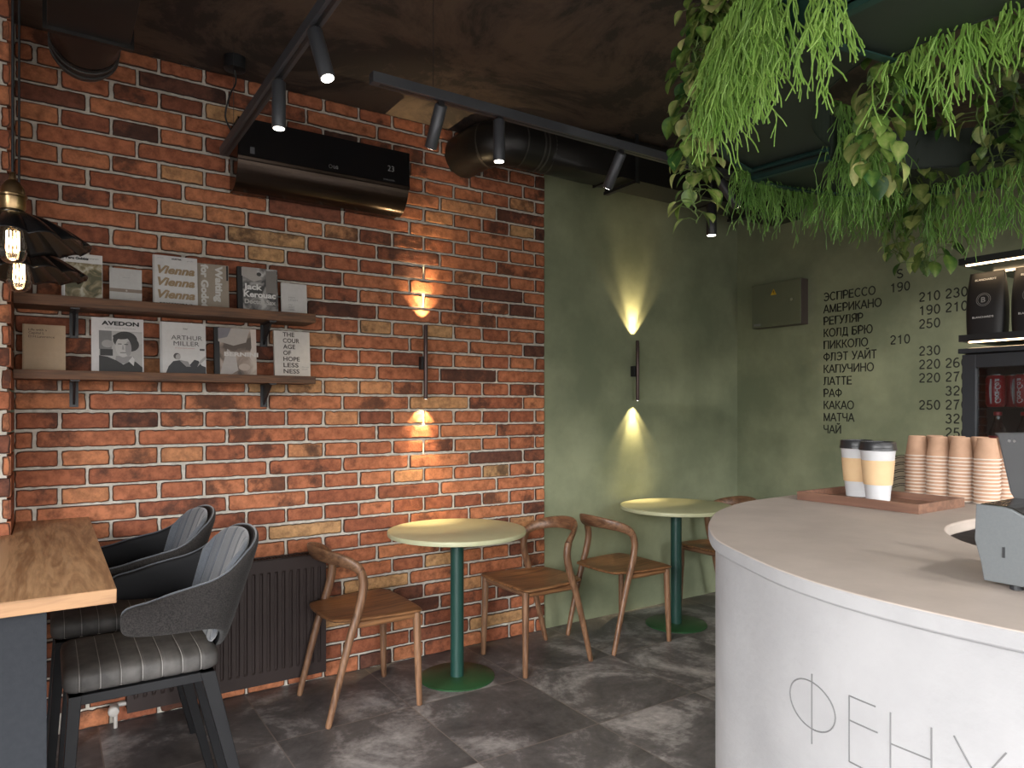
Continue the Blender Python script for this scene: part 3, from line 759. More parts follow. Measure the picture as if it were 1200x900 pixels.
def book(name, x0, w, h, th, zs, cover, label, texts=(), shapes=(), spine=None, yb=3.44, pages=True, lean=5):
    """book standing face-out on a shelf, leaning back; (0,0) = bottom-left of the cover"""
    r = empty(name, (x0, yb - .058, zs + .0006), 0, label, 'book', 'books standing on the shelves')
    r.rotation_euler = (R(-lean), 0, 0)
    cv = pm(cover)
    mb = MB(); mb.box(0, w, 0, .0015, 0, h); mb.box(0, w, th - .0015, th, 0, h); mb.box(0, .0018, .0015, th - .0015, 0, h)
    mb.build('cover', cv, r)
    mb = MB(); mb.box(.002, w - .003, .0016, th - .0016, .003, h - .003); mb.build('pages', pm((.66, .63, .56)), r)
    if spine:
        mb = MB(); mb.box(-.0006, .022 * w / .18, -.0006, th + .0003, 0, h); mb.build('spine', pm(spine), r)
    if shapes:
        mats = []; mb = MB()
        for i, (poly, c) in enumerate(shapes):
            m = c if not isinstance(c, tuple) else pm(c)
            if m not in mats: mats.append(m)
            q = [(p[0] * w, p[1] * h) for p in poly]
            b0 = len(mb.v); y = -.0005 - .00012 * i
            for p in q: mb.v.append((p[0], y, p[1]))
            mb.af(list(range(b0, b0 + len(q))), mats.index(m))
        mb.build('cover_picture', mats, r, recalc=False)
    if texts:
        mats = []; mb = MB()
        for tx in texts:
            s, px, py, wd, ht, c = tx[:6]; kw = tx[6] if len(tx) > 6 else {}
            m = pm(c)
            if m not in mats: mats.append(m)
            rot = kw.pop('rot', 0) if kw else 0; kw = dict(kw)
            if rot: fn = lambda x, y, z, px=px, py=py: (px * w + y, -.0024, py * h - x)
            else: fn = lambda x, y, z, px=px, py=py: (px * w + x, -.0024, py * h + y)
            add_text(mb, s, .02, fn, mats.index(m), width=wd * (h if rot else w), height=ht * (w if rot else h), **kw)
        mb.build('cover_lettering', mats, r, recalc=False)
    return r
def ell(cx, cz, rx, rz, n=20, a0=0, a1=2 * pi): return [(cx + rx * cos(lerp(a0, a1, i / n)), cz + rz * sin(lerp(a0, a1, i / n))) for i in range(n)]
def box2(x0, z0, x1, z1): return [(x0, z0), (x1, z0), (x1, z1), (x0, z1)]
US, LS = 1.812, 1.516
MPIC = noisepm('landscape_print', (.10, .095, .05), (.28, .23, .13), (.55, .52, .42), 22)
MGREY1 = noisepm('grey_photo', (.05, .05, .05), (.22, .21, .20), (.5, .49, .47), 14)
MFLESH = noisepm('warm_photo', (.10, .075, .06), (.36, .28, .23), (.56, .48, .42), 9)
GR = (.30, .30, .30)
book('paperback', .05, .144, .190, .016, US, WHITE, 'white book with gold and green landscape picture, upper shelf',
     [('Peru Gobbis', .10, .87, .55, .055, BLK, dict(offset=.001)), ('photographs', .62, .90, .28, .02, BLK)], [(box2(.08, .02, .99, .80), MPIC), (box2(0, 0, .05, 1), (.5, .49, .47))])
book('paperback', .219, .121, .145, .012, US, (.54, .53, .51), 'pale grey book with a brown band across it, upper shelf',
     [('Giunti', .40, .72, .22, .025, GR)], [(box2(0, .30, 1, .40), (.27, .21, .165)), (ell(.52, .35, .03, .03), (.5, .45, .4))])
book('paperback', .383, .178, .221, .020, US, (.64, .63, .62), 'white book repeating Vienna three times in gold, upper shelf',
     [('Vienna', .10, .64, .84, .16, TAN, dict(offset=.0008, shear=.3, font=False)), ('Vienna', .10, .40, .84, .16, TAN, dict(offset=.0008, shear=.3, font=False)), ('Vienna', .10, .15, .84, .16, TAN, dict(offset=.0008, shear=.3, font=False)),
      ('KOKTAIL', .42, .93, .22, .028, BLK, dict(offset=.001)), ('travel', .10, .94, .13, .018, GR), ('guide', .76, .92, .15, .018, GR), ('EDITION 2', .14, .03, .74, .028, BLK, dict(offset=.0008))], [(box2(0, 0, .04, 1), (.5, .49, .48))])
book('paperback', .548, .150, .208, .014, US, (.33, .275, .215), 'taupe book with large white letters turned sideways, tucked behind the Vienna book',
     [('Waiting', .62, .97, .80, .20, (.62, .60, .57), dict(offset=.0010, rot=1)), ('for Godot', .22, .98, .96, .20, (.62, .60, .57), dict(offset=.0010, rot=1))], [(box2(.93, .66, .98, .99), BLK)], yb=3.462)
book('paperback', .732, .181, .208, .022, US, (.30, .28, .26), 'grey photo book with a black spine and rounded white title, upper shelf',
     [('Jack', .14, .50, .46, .13, WHITE, dict(offset=.0007)), ('Kerouac', .14, .33, .80, .13, WHITE, dict(offset=.0007)), ('Doctor Sax', .16, .18, .78, .10, (.52, .5, .47), dict(offset=.0006))],
     [(box2(.09, 0, 1, 1), MGREY1), ([(.10, .99), (.42, .99), (.60, .75), (.40, .68), (.10, .80)], (.40, .37, .34)), (ell(.53, .86, .06, .045), (.05, .05, .05)), (box2(.70, .45, .98, .96), (.20, .185, .17))], spine=BLK)
book('paperback', .929, .122, .150, .012, US, (.60, .58, .56), 'small white book with tiny lettering, last at the free end of the upper shelf',
     [('MEIN', .28, .52, .25, .045, GR), ('LESEN', .28, .44, .34, .045, GR), ('DU', .28, .28, .12, .05, GR), ('BIST', .28, .20, .22, .05, GR), ('HIER', .28, .12, .22, .05, GR)])
book('paperback', -.081, .145, .185, .014, LS, (.40, .29, .185), 'brown kraft book with a short black title, lower shelf by the pier',
     [('Life with a', .14, .86, .42, .05, (.06, .04, .03)), ('Capital L', .14, .79, .36, .05, (.06, .04, .03)), ('D.H.Lawrence', .14, .71, .60, .05, (.06, .04, .03))], [(box2(0, 0, .04, 1), (.30, .21, .13))])
K = (.03, .03, .03); G2 = (.42, .41, .40)
book('magazine', .154, .193, .230, .014, LS, (.64, .62, .62), 'white magazine with a black-and-white portrait of a long-haired person, lower shelf',
     [('AVEDON', .19, .865, .72, .075, BLK, dict(offset=.0008, font=False)), ('SOMETHING PERSONAL', .25, .80, .60, .022, GR)],
     [(box2(.14, .01, .97, .76), G2), (box2(.14, .42, .38, .76), (.18, .18, .18)), (ell(.30, .52, .11, .07), (.34, .33, .32)), (box2(.16, .30, .40, .42), K), ([(.75, .40), (.97, .55), (.97, .74), (.70, .74)], (.50, .49, .48)),
      (ell(.64, .60, .235, .160, 26), (.035, .035, .035)), (ell(.75, .52, .16, .13, 18), (.04, .04, .04)), ([(.46, .30), (.80, .30), (.84, .16), (.44, .16)], (.28, .27, .27)), (ell(.60, .47, .150, .190, 26), (.50, .49, .48)),
      (ell(.70, .44, .06, .14, 16), (.32, .31, .31)), (ell(.56, .66, .16, .05, 16), K), (box2(.50, .515, .57, .53), K), (box2(.62, .51, .69, .525), K), ([(.585, .50), (.60, .50), (.62, .42), (.575, .42)], (.30, .29, .29)), (box2(.54, .355, .65, .368), (.12, .11, .11)),
      ([(.14, .01), (.97, .01), (.97, .10), (.84, .20), (.74, .21), (.60, .14), (.48, .21), (.30, .28), (.14, .30)], K), ([(.70, .21), (.80, .12), (.82, .24), (.78, .30)], (.58, .57, .56))])
book('magazine', .410, .186, .228, .014, LS, (.66, .65, .64), 'white magazine with a small dark figure reclining under a grey title, lower shelf',
     [('ARTHUR', .24, .66, .68, .085, (.09, .085, .085), dict(font=False)), ('MILLER', .29, .545, .56, .085, (.09, .085, .085), dict(font=False)), ('PRINT', .50, .86, .10, .03, BLK), ('A collected journal', .32, .49, .42, .016, (.5, .12, .1))],
     [([(.12, .01), (.99, .01), (.99, .14), (.90, .17), (.83, .26), (.74, .28), (.62, .16), (.52, .24), (.40, .26), (.28, .24), (.18, .14)], (.05, .05, .055)), (ell(.36, .34, .075, .060, 18), (.10, .09, .09)), (ell(.385, .325, .055, .055, 18), (.42, .40, .39)), ([(.40, .27), (.60, .24), (.66, .14), (.56, .14)], (.30, .29, .29)),
      (box2(.86, .46, .97, .50), (.10, .1, .1)), ([(.80, .14), (.99, .30), (.99, .36), (.86, .26)], (.42, .41, .40)), (box2(.0, 0, .05, 1), (.5, .5, .5))])
book('magazine', .632, .183, .218, .020, LS, (.40, .33, .29), 'magazine with a black spine and soft beige close-up of draped cloth, lower shelf',
     [('BERNINI', .22, .40, .82, .085, (.66, .63, .60), dict(offset=.0009, font=False))],
     [(box2(.09, 0, 1, 1), MFLESH), ([(.09, .70), (.45, .62), (.75, .70), (.85, .99), (.09, .99)], (.42, .38, .35)), ([(.12, .02), (.30, .55), (.50, .40), (.55, .10), (.40, .02)], (.47, .43, .41)), ([(.86, .99), (1, .99), (1, .50), (.90, .30), (.82, .40), (.88, .60)], (.58, .50, .45)),
      (ell(.70, .17, .14, .075, 18), (.50, .41, .35)), ([(.09, .99), (.40, .99), (.30, .80), (.09, .75)], (.20, .19, .21))], spine=BLK)
book('paperback', .897, .170, .218, .018, LS, (.62, .585, .545), 'cream book with a seven-line black capital title, last on the lower shelf',
     [(s, .24, .875 - i * .135, wd, .095, (.05, .035, .03), dict(offset=.0003)) for i, (s, wd) in enumerate([('THE', .32), ('COUR', .46), ('AGE', .34), ('OF', .22), ('HOPE', .46), ('LESS', .42), ('NESS', .44)])] + [('Slavoj', .76, .20, .18, .022, GR), ('Zizek', .76, .15, .16, .022, GR)])

# ================================================================== PENDANT LAMPS
def pendant(x, y, zb, label):
    r = empty('pendant_lamp', (x, y, 0), 0, label, 'lamp', 'black pendant lamps')
    zt = zb + .115
    # bulb: clear pear-shaped glass
    prof = [(.003, zb), (.016, zb + .003), (.028, zb + .014), (.0325, zb + .032), (.031, zb + .055), (.025, zb + .085), (.018, zb + .108), (.014, zb + .122)]
    pr = [(p.x, p.y) for p in cat_rom([(a, c, 0) for a, c in prof], 4)]
    mb = MB(); mb.lathe(pr, 32, cap=False); bl = mb.build('bulb', MBULB, r, smooth=70)
    mb = MB()
    for i in range(10):
        a = 2 * pi * i / 10; c, s = cos(a), sin(a)
        mb.tube([(.010 * c, .010 * s, zb + .030), (.0145 * c, .0145 * s, zb + .038), (.0135 * c, .0135 * s, zb + .085)], .0011, 5)
    mb.build('filament', MFIL, bl)
    mb = MB(); mb.lathe([(.005, zt - .085), (.004, zt - .03), (.012, zt), (.012, zt + .01)], 16); mb.build('bulb_stem', MBULB, bl, smooth=60)
    # socket and cap
    mb = MB(); mb.lathe([(.030, zt - .002), (.034, zt + .004), (.034, zt + .020), (.026, zt + .026)], 32); mb.build('socket_ring', MSHADE, r, smooth=50)
    mb = MB(); mb.lathe([(.027, zt + .026), (.030, zt + .034), (.030, zt + .058), (.033, zt + .060), (.033, zt + .065), (.029, zt + .068), (.026, zt + .085), (.016, zt + .100), (.009, zt + .106), (.007, zt + .122), (.004, zt + .126)], 32); mb.build('brass_cap', MBRASS, r, smooth=40)
    mb = MB(); mb.tube([(0, 0, zt + .12), (0, 0, 2.89)], .0032, 8); mb.build('cord', MBLACK, r, smooth=60)
    mb = MB(); mb.lathe([(.045, 2.895), (.05, 2.90), (.05, 2.9295)], 24); mb.build('ceiling_rose', MBLACK, r, smooth=50)
    # fluted umbrella shade
    mb = MB(); NA = 14; nA = NA * 10; nr = 14; g0 = []
    for i in range(nr + 1):
        t = i / nr; rr = lerp(.030, .172, t); row = []
        for j in range(nA):
            a = 2 * pi * j / nA; u = (j / 10) % 1; arch = 1 - (2 * u - 1) ** 2
            rad = rr * (1 + .055 * t * (arch ** .7)) ; z = zt + .018 - .020 * t - .062 * t ** 1.8 + .010 * t * arch
            row.append((rad * cos(a), rad * sin(a), z))
        g0.append(row)
    mb.loft(g0, cap=False); o = mb.build('shade', MSHADE, r, smooth=25)
    s = o.modifiers.new('solid', 'SOLIDIFY'); s.thickness = .0016
    li = bpy.data.lights.new('bulb_light', 'POINT'); li.energy = .5; li.color = (1, .68, .36); li.shadow_soft_size = .012
    lo = bpy.data.objects.new('bulb_light', li); COL.objects.link(lo); lo.parent = r; lo.location = (0, 0, zb + .06)
    return r
pendant(-.075, 2.268, 1.747, 'black umbrella-shaped pendant lamp with glowing bulb, the nearer and higher of two')
pendant(-.070, 2.60, 1.717, 'black umbrella-shaped pendant lamp with glowing bulb, the lower one beneath the other')

# ================================================================== AIR CONDITIONER
t = empty('air_conditioner', (0, 0, 0), 0, 'glossy black wall air conditioner high on the brick wall above the slim brick-wall light', 'air conditioner')
x0, x1 = .713, 1.554
mb = MB(); mb.prism([(3.487, 2.68), (3.335, 2.68), (3.315, 2.672), (3.318, 2.49), (3.36, 2.40), (3.40, 2.378), (3.487, 2.375)], x0 + .004, x1 - .004, axis='x'); mb.build('casing', MACB, t, bevel=.003)
mb = MB(); mb.prism([(3.3145, 2.678), (3.300, 2.672), (3.298, 2.50), (3.302, 2.488), (3.3145, 2.488)], x0, x1, axis='x'); mb.build('front_panel', MACB, t, bevel=.002)
pr = [Vector((3.306, 2.484, 0)), Vector((3.312, 2.465, 0)), Vector((3.326, 2.435, 0)), Vector((3.348, 2.405, 0)), Vector((3.378, 2.382, 0)), Vector((3.42, 2.370, 0))]
pr = cat_rom(pr, 6); inn = [(p.x + .006, p.y + .006) for p in pr[::-1]]
mb = MB(); mb.prism([(p.x, p.y) for p in pr] + inn, x0 + .002, x1 - .002, axis='x'); mb.build('air_flap', MACF, t, smooth=40)
mb = MB(); mb.prism([(3.2975, 2.503), (3.2965, 2.499), (3.299, 2.486), (3.3015, 2.486)], x0, x1, axis='x'); mb.build('trim_strip', MACF, t)
mb = MB()
fn = lambda x, y, z: (1.128 + x, 3.2975, 2.530 + y)
add_text(mb, 'LG', .02, lambda x, y, z: (1.152 + x, 3.2972, 2.520 + y), 0, width=.022, height=.014, offset=.0004)
for i in range(20):
    a0, a1 = 2 * pi * i / 20, 2 * pi * (i + 1) / 20; b0 = len(mb.v)
    for a, rr in ((a0, .009), (a1, .009), (a1, .0075), (a0, .0075)): mb.v.append((1.137 + rr * cos(a), 3.2972, 2.527 + rr * sin(a)))
    mb.af((b0, b0 + 1, b0 + 2, b0 + 3))
add_text(mb, '23', .02, lambda x, y, z: (1.432 + x, 3.2972, 2.560 + y), 0, width=.034, height=.028)
add_text(mb, 'DUALCOOL', .02, lambda x, y, z: (1.41 + x, 3.2972, 2.512 + y), 0, width=.06, height=.007)
mb.build('logo_lettering', MPRINTG, t, recalc=False)
mb = MB(); mb.box(.765, .785, 3.2970, 3.2978, 2.515, 2.545); mb.build('badge', mat('badge_grey', (.10, .10, .11), .4), t)

t = empty('junction_box', (.70, 3.30, 0), 0, 'small round black ceiling box whose cable drops behind the air conditioner', 'junction box')
mb = MB(); mb.lathe([(.040, 2.872), (.046, 2.876), (.046, 2.9295)], 28); mb.build('box_body', MBLACK, t, smooth=50)
mb = MB(); mb.tube(cat_rom([(.0, .0, 2.872), (.01, .03, 2.83), (.0, .10, 2.80), (-.01, .15, 2.72), (.02, .165, 2.66)], 6), .004, 8); mb.build('cable', MBLACK, t, smooth=60)

# ================================================================== TRACKS AND SPOTS
def track(name, x0, x1, y0, y1, label, drops):
    r = empty(name, (0, 0, 0), 0, label, 'light track')
    mb = MB(); mb.box(x0, x1, y0, y1, 2.515, 2.552); mb.build('rail_profile', MSPOT, r, bevel=.001)
    mb = MB()
    if x1 - x0 > y1 - y0: mb.box(x0 + .03, x1 - .03, (y0 + y1) / 2 - .006, (y0 + y1) / 2 + .006, 2.5135, 2.5149)
    else: mb.box((x0 + x1) / 2 - .006, (x0 + x1) / 2 + .006, y0 + .03, y1 - .03, 2.5135, 2.5149)
    mb.build('slot', MBLACK, r)
    for (x, y) in drops:
        mb = MB(); mb.tube([(x, y, 2.552), (x, y, 2.93)], .0012, 6); mb.build('suspension_wire', MBLACK, r)
    return r
track('light_track', .655, .693, -1.2, 3.40, 'straight dark ceiling track running towards the air conditioner', [(.674, 3.2), (.674, 1.0), (.674, -.8)])
track('light_track', .955, 3.10, 2.325, 2.363, 'straight dark ceiling track running along in front of the round duct', [(1.2, 2.344), (2.9, 2.344)])
def aim(o, d): o.rotation_euler = Vector(d).to_track_quat('-Z', 'Y').to_euler()
def spot(x, y, d, label, energy=10, lit=True):
    d = Vector(d).normalized()
    r = empty('track_spotlight', (x, y, 2.512), 0, label, 'spotlight', 'cylinder spotlights on the tracks')
    piv = Vector((0, 0, -.022)); a = piv - d * .012; c = piv + d * .150
    off = Vector((0, 0, 0))
    mb = MB(); mb.tube([a, a + d * .002, c - d * .002, c], [.0215, .0235, .0235, .0225], 28); mb.build('lamp_body', MSPOT, r, smooth=50)
    mb = MB(); mb.tube([c - d * .0, c + d * .0012], [.0185, .0185], 24); mb.build('lens', MLENS if lit else MBLACK, r)
    mb = MB(); mb.box(-.011, .011, -.011, .011, -.024, .0); mb.build('track_adapter', MBLACK, r)
    if energy:
        li = bpy.data.lights.new('spot_beam', 'SPOT'); li.energy = energy; li.color = (1, .80, .56); li.spot_size = R(48); li.spot_blend = .7; li.shadow_soft_size = .03
        lo = bpy.data.objects.new('spot_beam', li); COL.objects.link(lo); lo.parent = r; lo.location = c + d * .006; aim(lo, d)
    return r
spot(.674, 2.49, (0, 0, -1), 'dark cylinder spotlight pointing straight down near the air conditioner', 14)
spot(.674, 2.09, (.16, -.30, -1), 'dark cylinder spotlight tilted sideways, higher up on the air-conditioner track', 22)
spot(1.23, 2.344, (.04, .75, -1), 'dark cylinder spotlight tilted towards the brick wall, left of the round duct elbow', 12, True)
spot(1.49, 2.344, (0, 0, -1), 'dark cylinder spotlight pointing straight down before the duct elbow', 14)
spot(2.13, 2.344, (.02, .75, -1), 'dark cylinder spotlight tilted towards the green wall, nearest the hanging plants', 12, True)

track('light_track', .3, 3.0, -.62, -.582, 'added dark ceiling track, unseen behind the camera, carrying fill spotlights', [(.5, -.6), (2.8, -.6)])  # track added out of view, only to hold fill lights
for x_, d_, e_, n_ in ((.75, (.30, .55, -1), 24, 'first, aimed at the counter front'), (1.35, (.15, .62, -1), 24, 'second, aimed at the till'), (1.9, (.0, 1.5, -.24), 34, 'third, aimed at the plants'), (2.4, (-.2, 1.2, -1), 14, 'fourth, aimed at the cups'), (2.85, (1.48, 2.7, -1.85), 80, 'last, aimed at the menu')):  # unseen spots added to brighten counter, till, plants, cups and menu
    r_ = spot(x_, -.6, d_, 'added fill spotlight on the unseen track behind the camera, ' + n_, e_); 
    for c_ in r_.children:
        if c_.type == 'LIGHT': c_.data.color = (1, .96, .90); c_.data.spot_size = R(70) if d_[2] < -.9 else R(34)
r_ = spot(2.80, 2.344, (1, -.22, -1.15), 'added fill spotlight hidden behind the hanging plants, turned to the menu wall', 26)  # extra spot, hidden from view, added to lift the dark menu wall
for c_ in r_.children:
    if c_.type == 'LIGHT': c_.data.spot_size = R(78); c_.data.color = (1, .93, .82)
# hanging downlight behind the plants
t = empty('suspended_downlight', (2.55, 2.19, 0), 0, 'small round downlight glowing among the hanging plants', 'downlight')
mb = MB(); mb.lathe([(.022, 2.16), (.0235, 2.162), (.0235, 2.30), (.020, 2.305)], 28); mb.build('lamp_body', MBLACK, t, smooth=50)
mb = MB(); mb.lathe([(.019, 2.1592), (.019, 2.1598)], 24); mb.build('lens', MLENS, t)
li = bpy.data.lights.new('downlight_beam', 'SPOT'); li.energy = 22; li.color = (1, .84, .62); li.spot_size = R(120); li.spot_blend = .8; li.shadow_soft_size = .02
lo = bpy.data.objects.new('downlight_beam', li); COL.objects.link(lo); lo.parent = t; lo.location = (0, 0, 2.155)
mb = MB(); mb.tube([(0, 0, 2.30), (0, 0, 2.93)], .004, 8); mb.build('stem', MBLACK, t)

# ================================================================== WALL SCONCES
def sconce(x, label):
    yw = 3.49 if x < 2.5 else 3.5119
    r = empty('wall_sconce', (x, yw - .05, 0), 0, label, 'wall light', 'slim up-and-down wall lights')
    mb = MB(); mb.tube([(0, 0, 1.413), (0, 0, 1.418), (0, 0, 1.81), (0, 0, 1.815)], [.0100, .0115, .0115, .0100], 20); mb.build('lamp_tube', mat('bronze_tube', (.11, .075, .07), .35, metal=.5), r, smooth=50)
    mb = MB(); mb.box(-.018, .018, .009, .0495, 1.575, 1.645); mb.build('wall_mount', MBLACK, r, bevel=.002)
    for z, s in ((1.822, 1), (1.406, -1)):
        mb = MB(); mb.tube([(0, 0, z - .0069 * s), (0, 0, z - .0066 * s)], [.006, .006], 16); mb.build('lens', MLENS, r)
        for size, en in ((R(80), 8), (R(48), 30)):
            li = bpy.data.lights.new('sconce_beam', 'SPOT'); li.energy = en; li.color = (1, .74, .40); li.spot_size = size; li.spot_blend = .45 if size > 1 else .9; li.shadow_soft_size = .006
            lo = bpy.data.objects.new('sconce_beam', li); COL.objects.link(lo); lo.parent = r; lo.location = (0, .008, z); aim(lo, (0, .10, s))
sconce(1.715, 'slim upright bronze wall light on the brick wall above the near table')
sconce(3.300, 'slim upright bronze wall light on the green wall above the far table')

# ================================================================== DUCTS
def rrect(cy, cz, hy, hz, n=24, e=1.0):
    out = []
    for j in range(n):
        a = 2 * pi * (j + .5) / n; c, s = cos(a), sin(a); k = max(abs(c), abs(s))
        sx, sz = c / k, s / k     # square
        out.append((cy + hy * lerp(c, sx, e), cz + hz * lerp(s, sz, e)))
    return out
t = empty('ventilation_duct', (0, 0, 0), 0, 'black duct with round elbow leaving the brick wall and boxed run over the green wall', 'duct')
cy, cz = 3.17, 2.795
mb = MB(); path = [(1.98, 3.50, cz), (1.98, 3.42, cz)]
for i in range(9):
    a = pi / 2 * i / 8; path.append((1.98 + .16 - .16 * cos(a), 3.33 - .16 * sin(a), cz))
path += [(2.30, cy, cz)]
mb.tube(path, .120, 36); mb.build('round_elbow', MDUCT, t, smooth=50)
mb = MB()
for p, q in (((1.998, 3.265, cz), (2.004, 3.250, cz)), ((2.125, cy, cz), (2.133, cy, cz)), ((2.235, cy, cz), (2.245, cy, cz)), ((2.262, cy, cz), (2.272, cy, cz)), ((2.31, cy, cz), (2.32, cy, cz))): mb.tube([p, q], .1225, 36)
mb.build('seam_ring', MRING, t, smooth=50)
mb = MB(); rings = []
for i in range(9):
    e = i / 8; X = lerp(2.30, 2.70, e); rings.append([(X, y, z) for y, z in rrect(lerp(cy, 3.09, e), lerp(cz, 2.79, e), lerp(.12, .11, e), lerp(.12, .115, e), 32, min(1, e * 1.25))])
mb.loft(rings); mb.build('reducer', MDUCT, t, smooth=30)
mb = MB(); mb.box(2.70, 4.378, 2.98, 3.20, 2.675, 2.905); mb.build('boxed_run', MDUCT, t, bevel=.002)
mb = MB(); mb.box(2.695, 2.705, 2.972, 3.208, 2.667, 2.913); mb.box(3.55, 3.56, 2.972, 3.208, 2.667, 2.913); mb.build('flange', MDUCT, t)
for x in (2.80, 3.92):
    mb = MB(); mb.box(x, x + .03, 2.95, 3.23, 2.648, 2.6665); mb.box(x + .005, x + .025, 2.955, 2.962, 2.66, 2.93); mb.box(x + .005, x + .025, 3.218, 3.225, 2.66, 2.93); mb.build('hanger', MBLACK, t)
t = empty('ventilation_duct', (0, 0, 0), 0, 'black boxed duct with rounded end hanging over the pendant lamps', 'duct')
mb = MB(); mb.box(0.0, .235, -2.9, 2.70, 2.592, 2.83); mb.build('boxed_run', MDUCT, t, bevel=.002)
mb = MB(); mb.box(-.012, .247, 2.695, 2.715, 2.580, 2.842); mb.box(-.006, .241, 2.720, 2.728, 2.586, 2.836); mb.build('flange', MDUCT, t)
mb = MB(); rings = []
for i in range(9):
    e = i / 8; Y = lerp(2.715, 2.98, e); rings.append([(x, Y, z) for x, z in rrect(.1175, 2.710, lerp(.117, .112, e), lerp(.117, .112, e), 32, max(0, 1 - e * 1.2))])
mb.loft(rings); mb.build('reducer', MDUCT, t, smooth=30)
mb = MB(); path = [(.1175, 3.00, 2.710)]
for i in range(9):
    a = pi / 2 * i / 8; path.append((.1175, 3.06 + .14 * sin(a), 2.710 + .14 - .14 * cos(a)))
path.append((.1175, 3.20, 2.929)); mb.tube(path, .110, 36); mb.build('round_elbow', MDUCT, t, smooth=50)
mb = MB()
for y in (3.02, 3.07): mb.tube([(.1175, y, 2.710), (.1175, y + .01, 2.710)], .115, 36)
mb.build('seam_ring', MRING, t, smooth=50)

# ================================================================== ELECTRICAL PANEL + MENU
t = empty('electrical_panel', (0, 0, 0), 0, 'green-painted electrical cabinet with a yellow warning triangle on the green wall', 'electrical cabinet')
mb = MB(); mb.box(4.306, 4.3799, 2.916, 3.316, 1.941, 2.254); mb.build('cabinet_body', MBOXS, t, bevel=.002)
mb = MB(); mb.box(4.298, 4.3055, 2.920, 3.316, 1.943, 2.252); mb.build('door', MBOX, t, bevel=.0015)
mb = MB(); mb.tube([(4.297, 2.985, 2.115), (4.290, 2.985, 2.115)], .011, 18); mb.build('lock', MSILV, t, smooth=40)
mb = MB(); tri = [(3.158, 2.165), (3.108, 2.165), (3.133, 2.209)]; mb.v += [(4.2972, y, z) for y, z in tri]; mb.af((0, 1, 2)); mb.build('warning_sign', MWARN, t, recalc=False)
mb = MB(); mb.v += [(4.2966, y, z) for y, z in ((3.137, 2.200), (3.127, 2.186), (3.132, 2.186), (3.128, 2.171), (3.139, 2.188), (3.134, 2.188))]; mb.af((0, 1, 2, 3, 4, 5)); mb.build('warning_bolt', MTEXT, t, recalc=False)
mb = MB(); mb.v += [(4.2972, y, z) for y, z in ((3.30, 1.955), (3.24, 1.955), (3.24, 1.972), (3.30, 1.972))]; mb.af((0, 1, 2, 3)); mb.build('data_label', pm((.25, .26, .24)), t, recalc=False)

mb = MB(); cap = .0565
rows = ['ЭСПРЕССО', 'АМЕРИКАНО', 'РЕГУЛЯР', 'КОЛД БРЮ', 'ПИККОЛО', 'ФЛЭТ УАЙТ', 'КАПУЧИНО', 'ЛАТТЕ', 'РАФ', 'КАКАО', 'МАТЧА', 'ЧАЙ']
S = {0: '190', 4: '210'}; M_ = {1: '210', 2: '190', 3: '250', 5: '230', 6: '220', 7: '220', 9: '250'}; L_ = {1: '230', 2: '210', 6: '260', 7: '270', 8: '320', 9: '270', 10: '320', 11: '250'}
def wl(mb, s, y0, z): stroke_text(mb, s, cap, lambda x, y, zz: (4.3788, y0 - x * (1 if s[0] in '0123456789' else 1.06), z + y))
t = empty('menu_lettering', (0, 0, 0), 0, 'black Cyrillic coffee menu with prices on the green wall', 'menu')
mb = MB(); wl(mb, 'S', 2.310, 2.163); wl(mb, 'M', 2.155, 2.163); mb.build('menu_heading', MTEXT, t, recalc=False)
for i, s in enumerate(rows):
    mb = MB(); z = 2.0837 - .0809 * i
    wl(mb, s, 2.801, z)
    if i in S: wl(mb, S[i], 2.352, z - .002)
    if i in M_: wl(mb, M_[i], 2.179, z - .001)
    if i in L_: wl(mb, L_[i], 2.030, z)
    mb.build('menu_line', MTEXT, t, recalc=False)

# ================================================================== COUNTER
OUT = [(2.88, 1.245), (2.5, 1.248), (2.2, 1.250), (1.85, 1.252), (1.65, 1.245), (1.53, 1.225), (1.40, 1.175), (1.294, 1.111), (1.18, 1.022), (1.0745, .912), (1.005, .79), (.955, .685), (.925, .58), (.915, .47), (.922, .345), (.945, .2), (.99, .03), (1.06, -.15), (1.17, -.35), (1.32, -.55)]
INN = [(2.88, .76), (2.4, .76), (2.0, .76), (1.7746, .755), (1.65, .748), (1.5706, .725), (1.50, .683), (1.43, .604), (1.385, .48), (1.375, .345), (1.39, .2), (1.44, .03), (1.51, -.12), (1.60, -.25), (1.70, -.36)]
oc = cat_rom([(x, y, 0) for x, y in OUT], 8); ic = cat_rom([(x, y, 0) for x, y in INN], 8)
def offset_curve(c, d):
    out = []
    for i, p in enumerate(c):
        t = (c[min(i + 1, len(c) - 1)] - c[max(i - 1, 0)]).normalized(); out.append(p + Vector((-t.y, t.x, 0)) * d)
    return out
t_cnt = empty('service_counter', (0, 0, 0), 0, 'large curved light grey service counter with groove letters drawn in dark lines, under the hanging plants', 'counter')
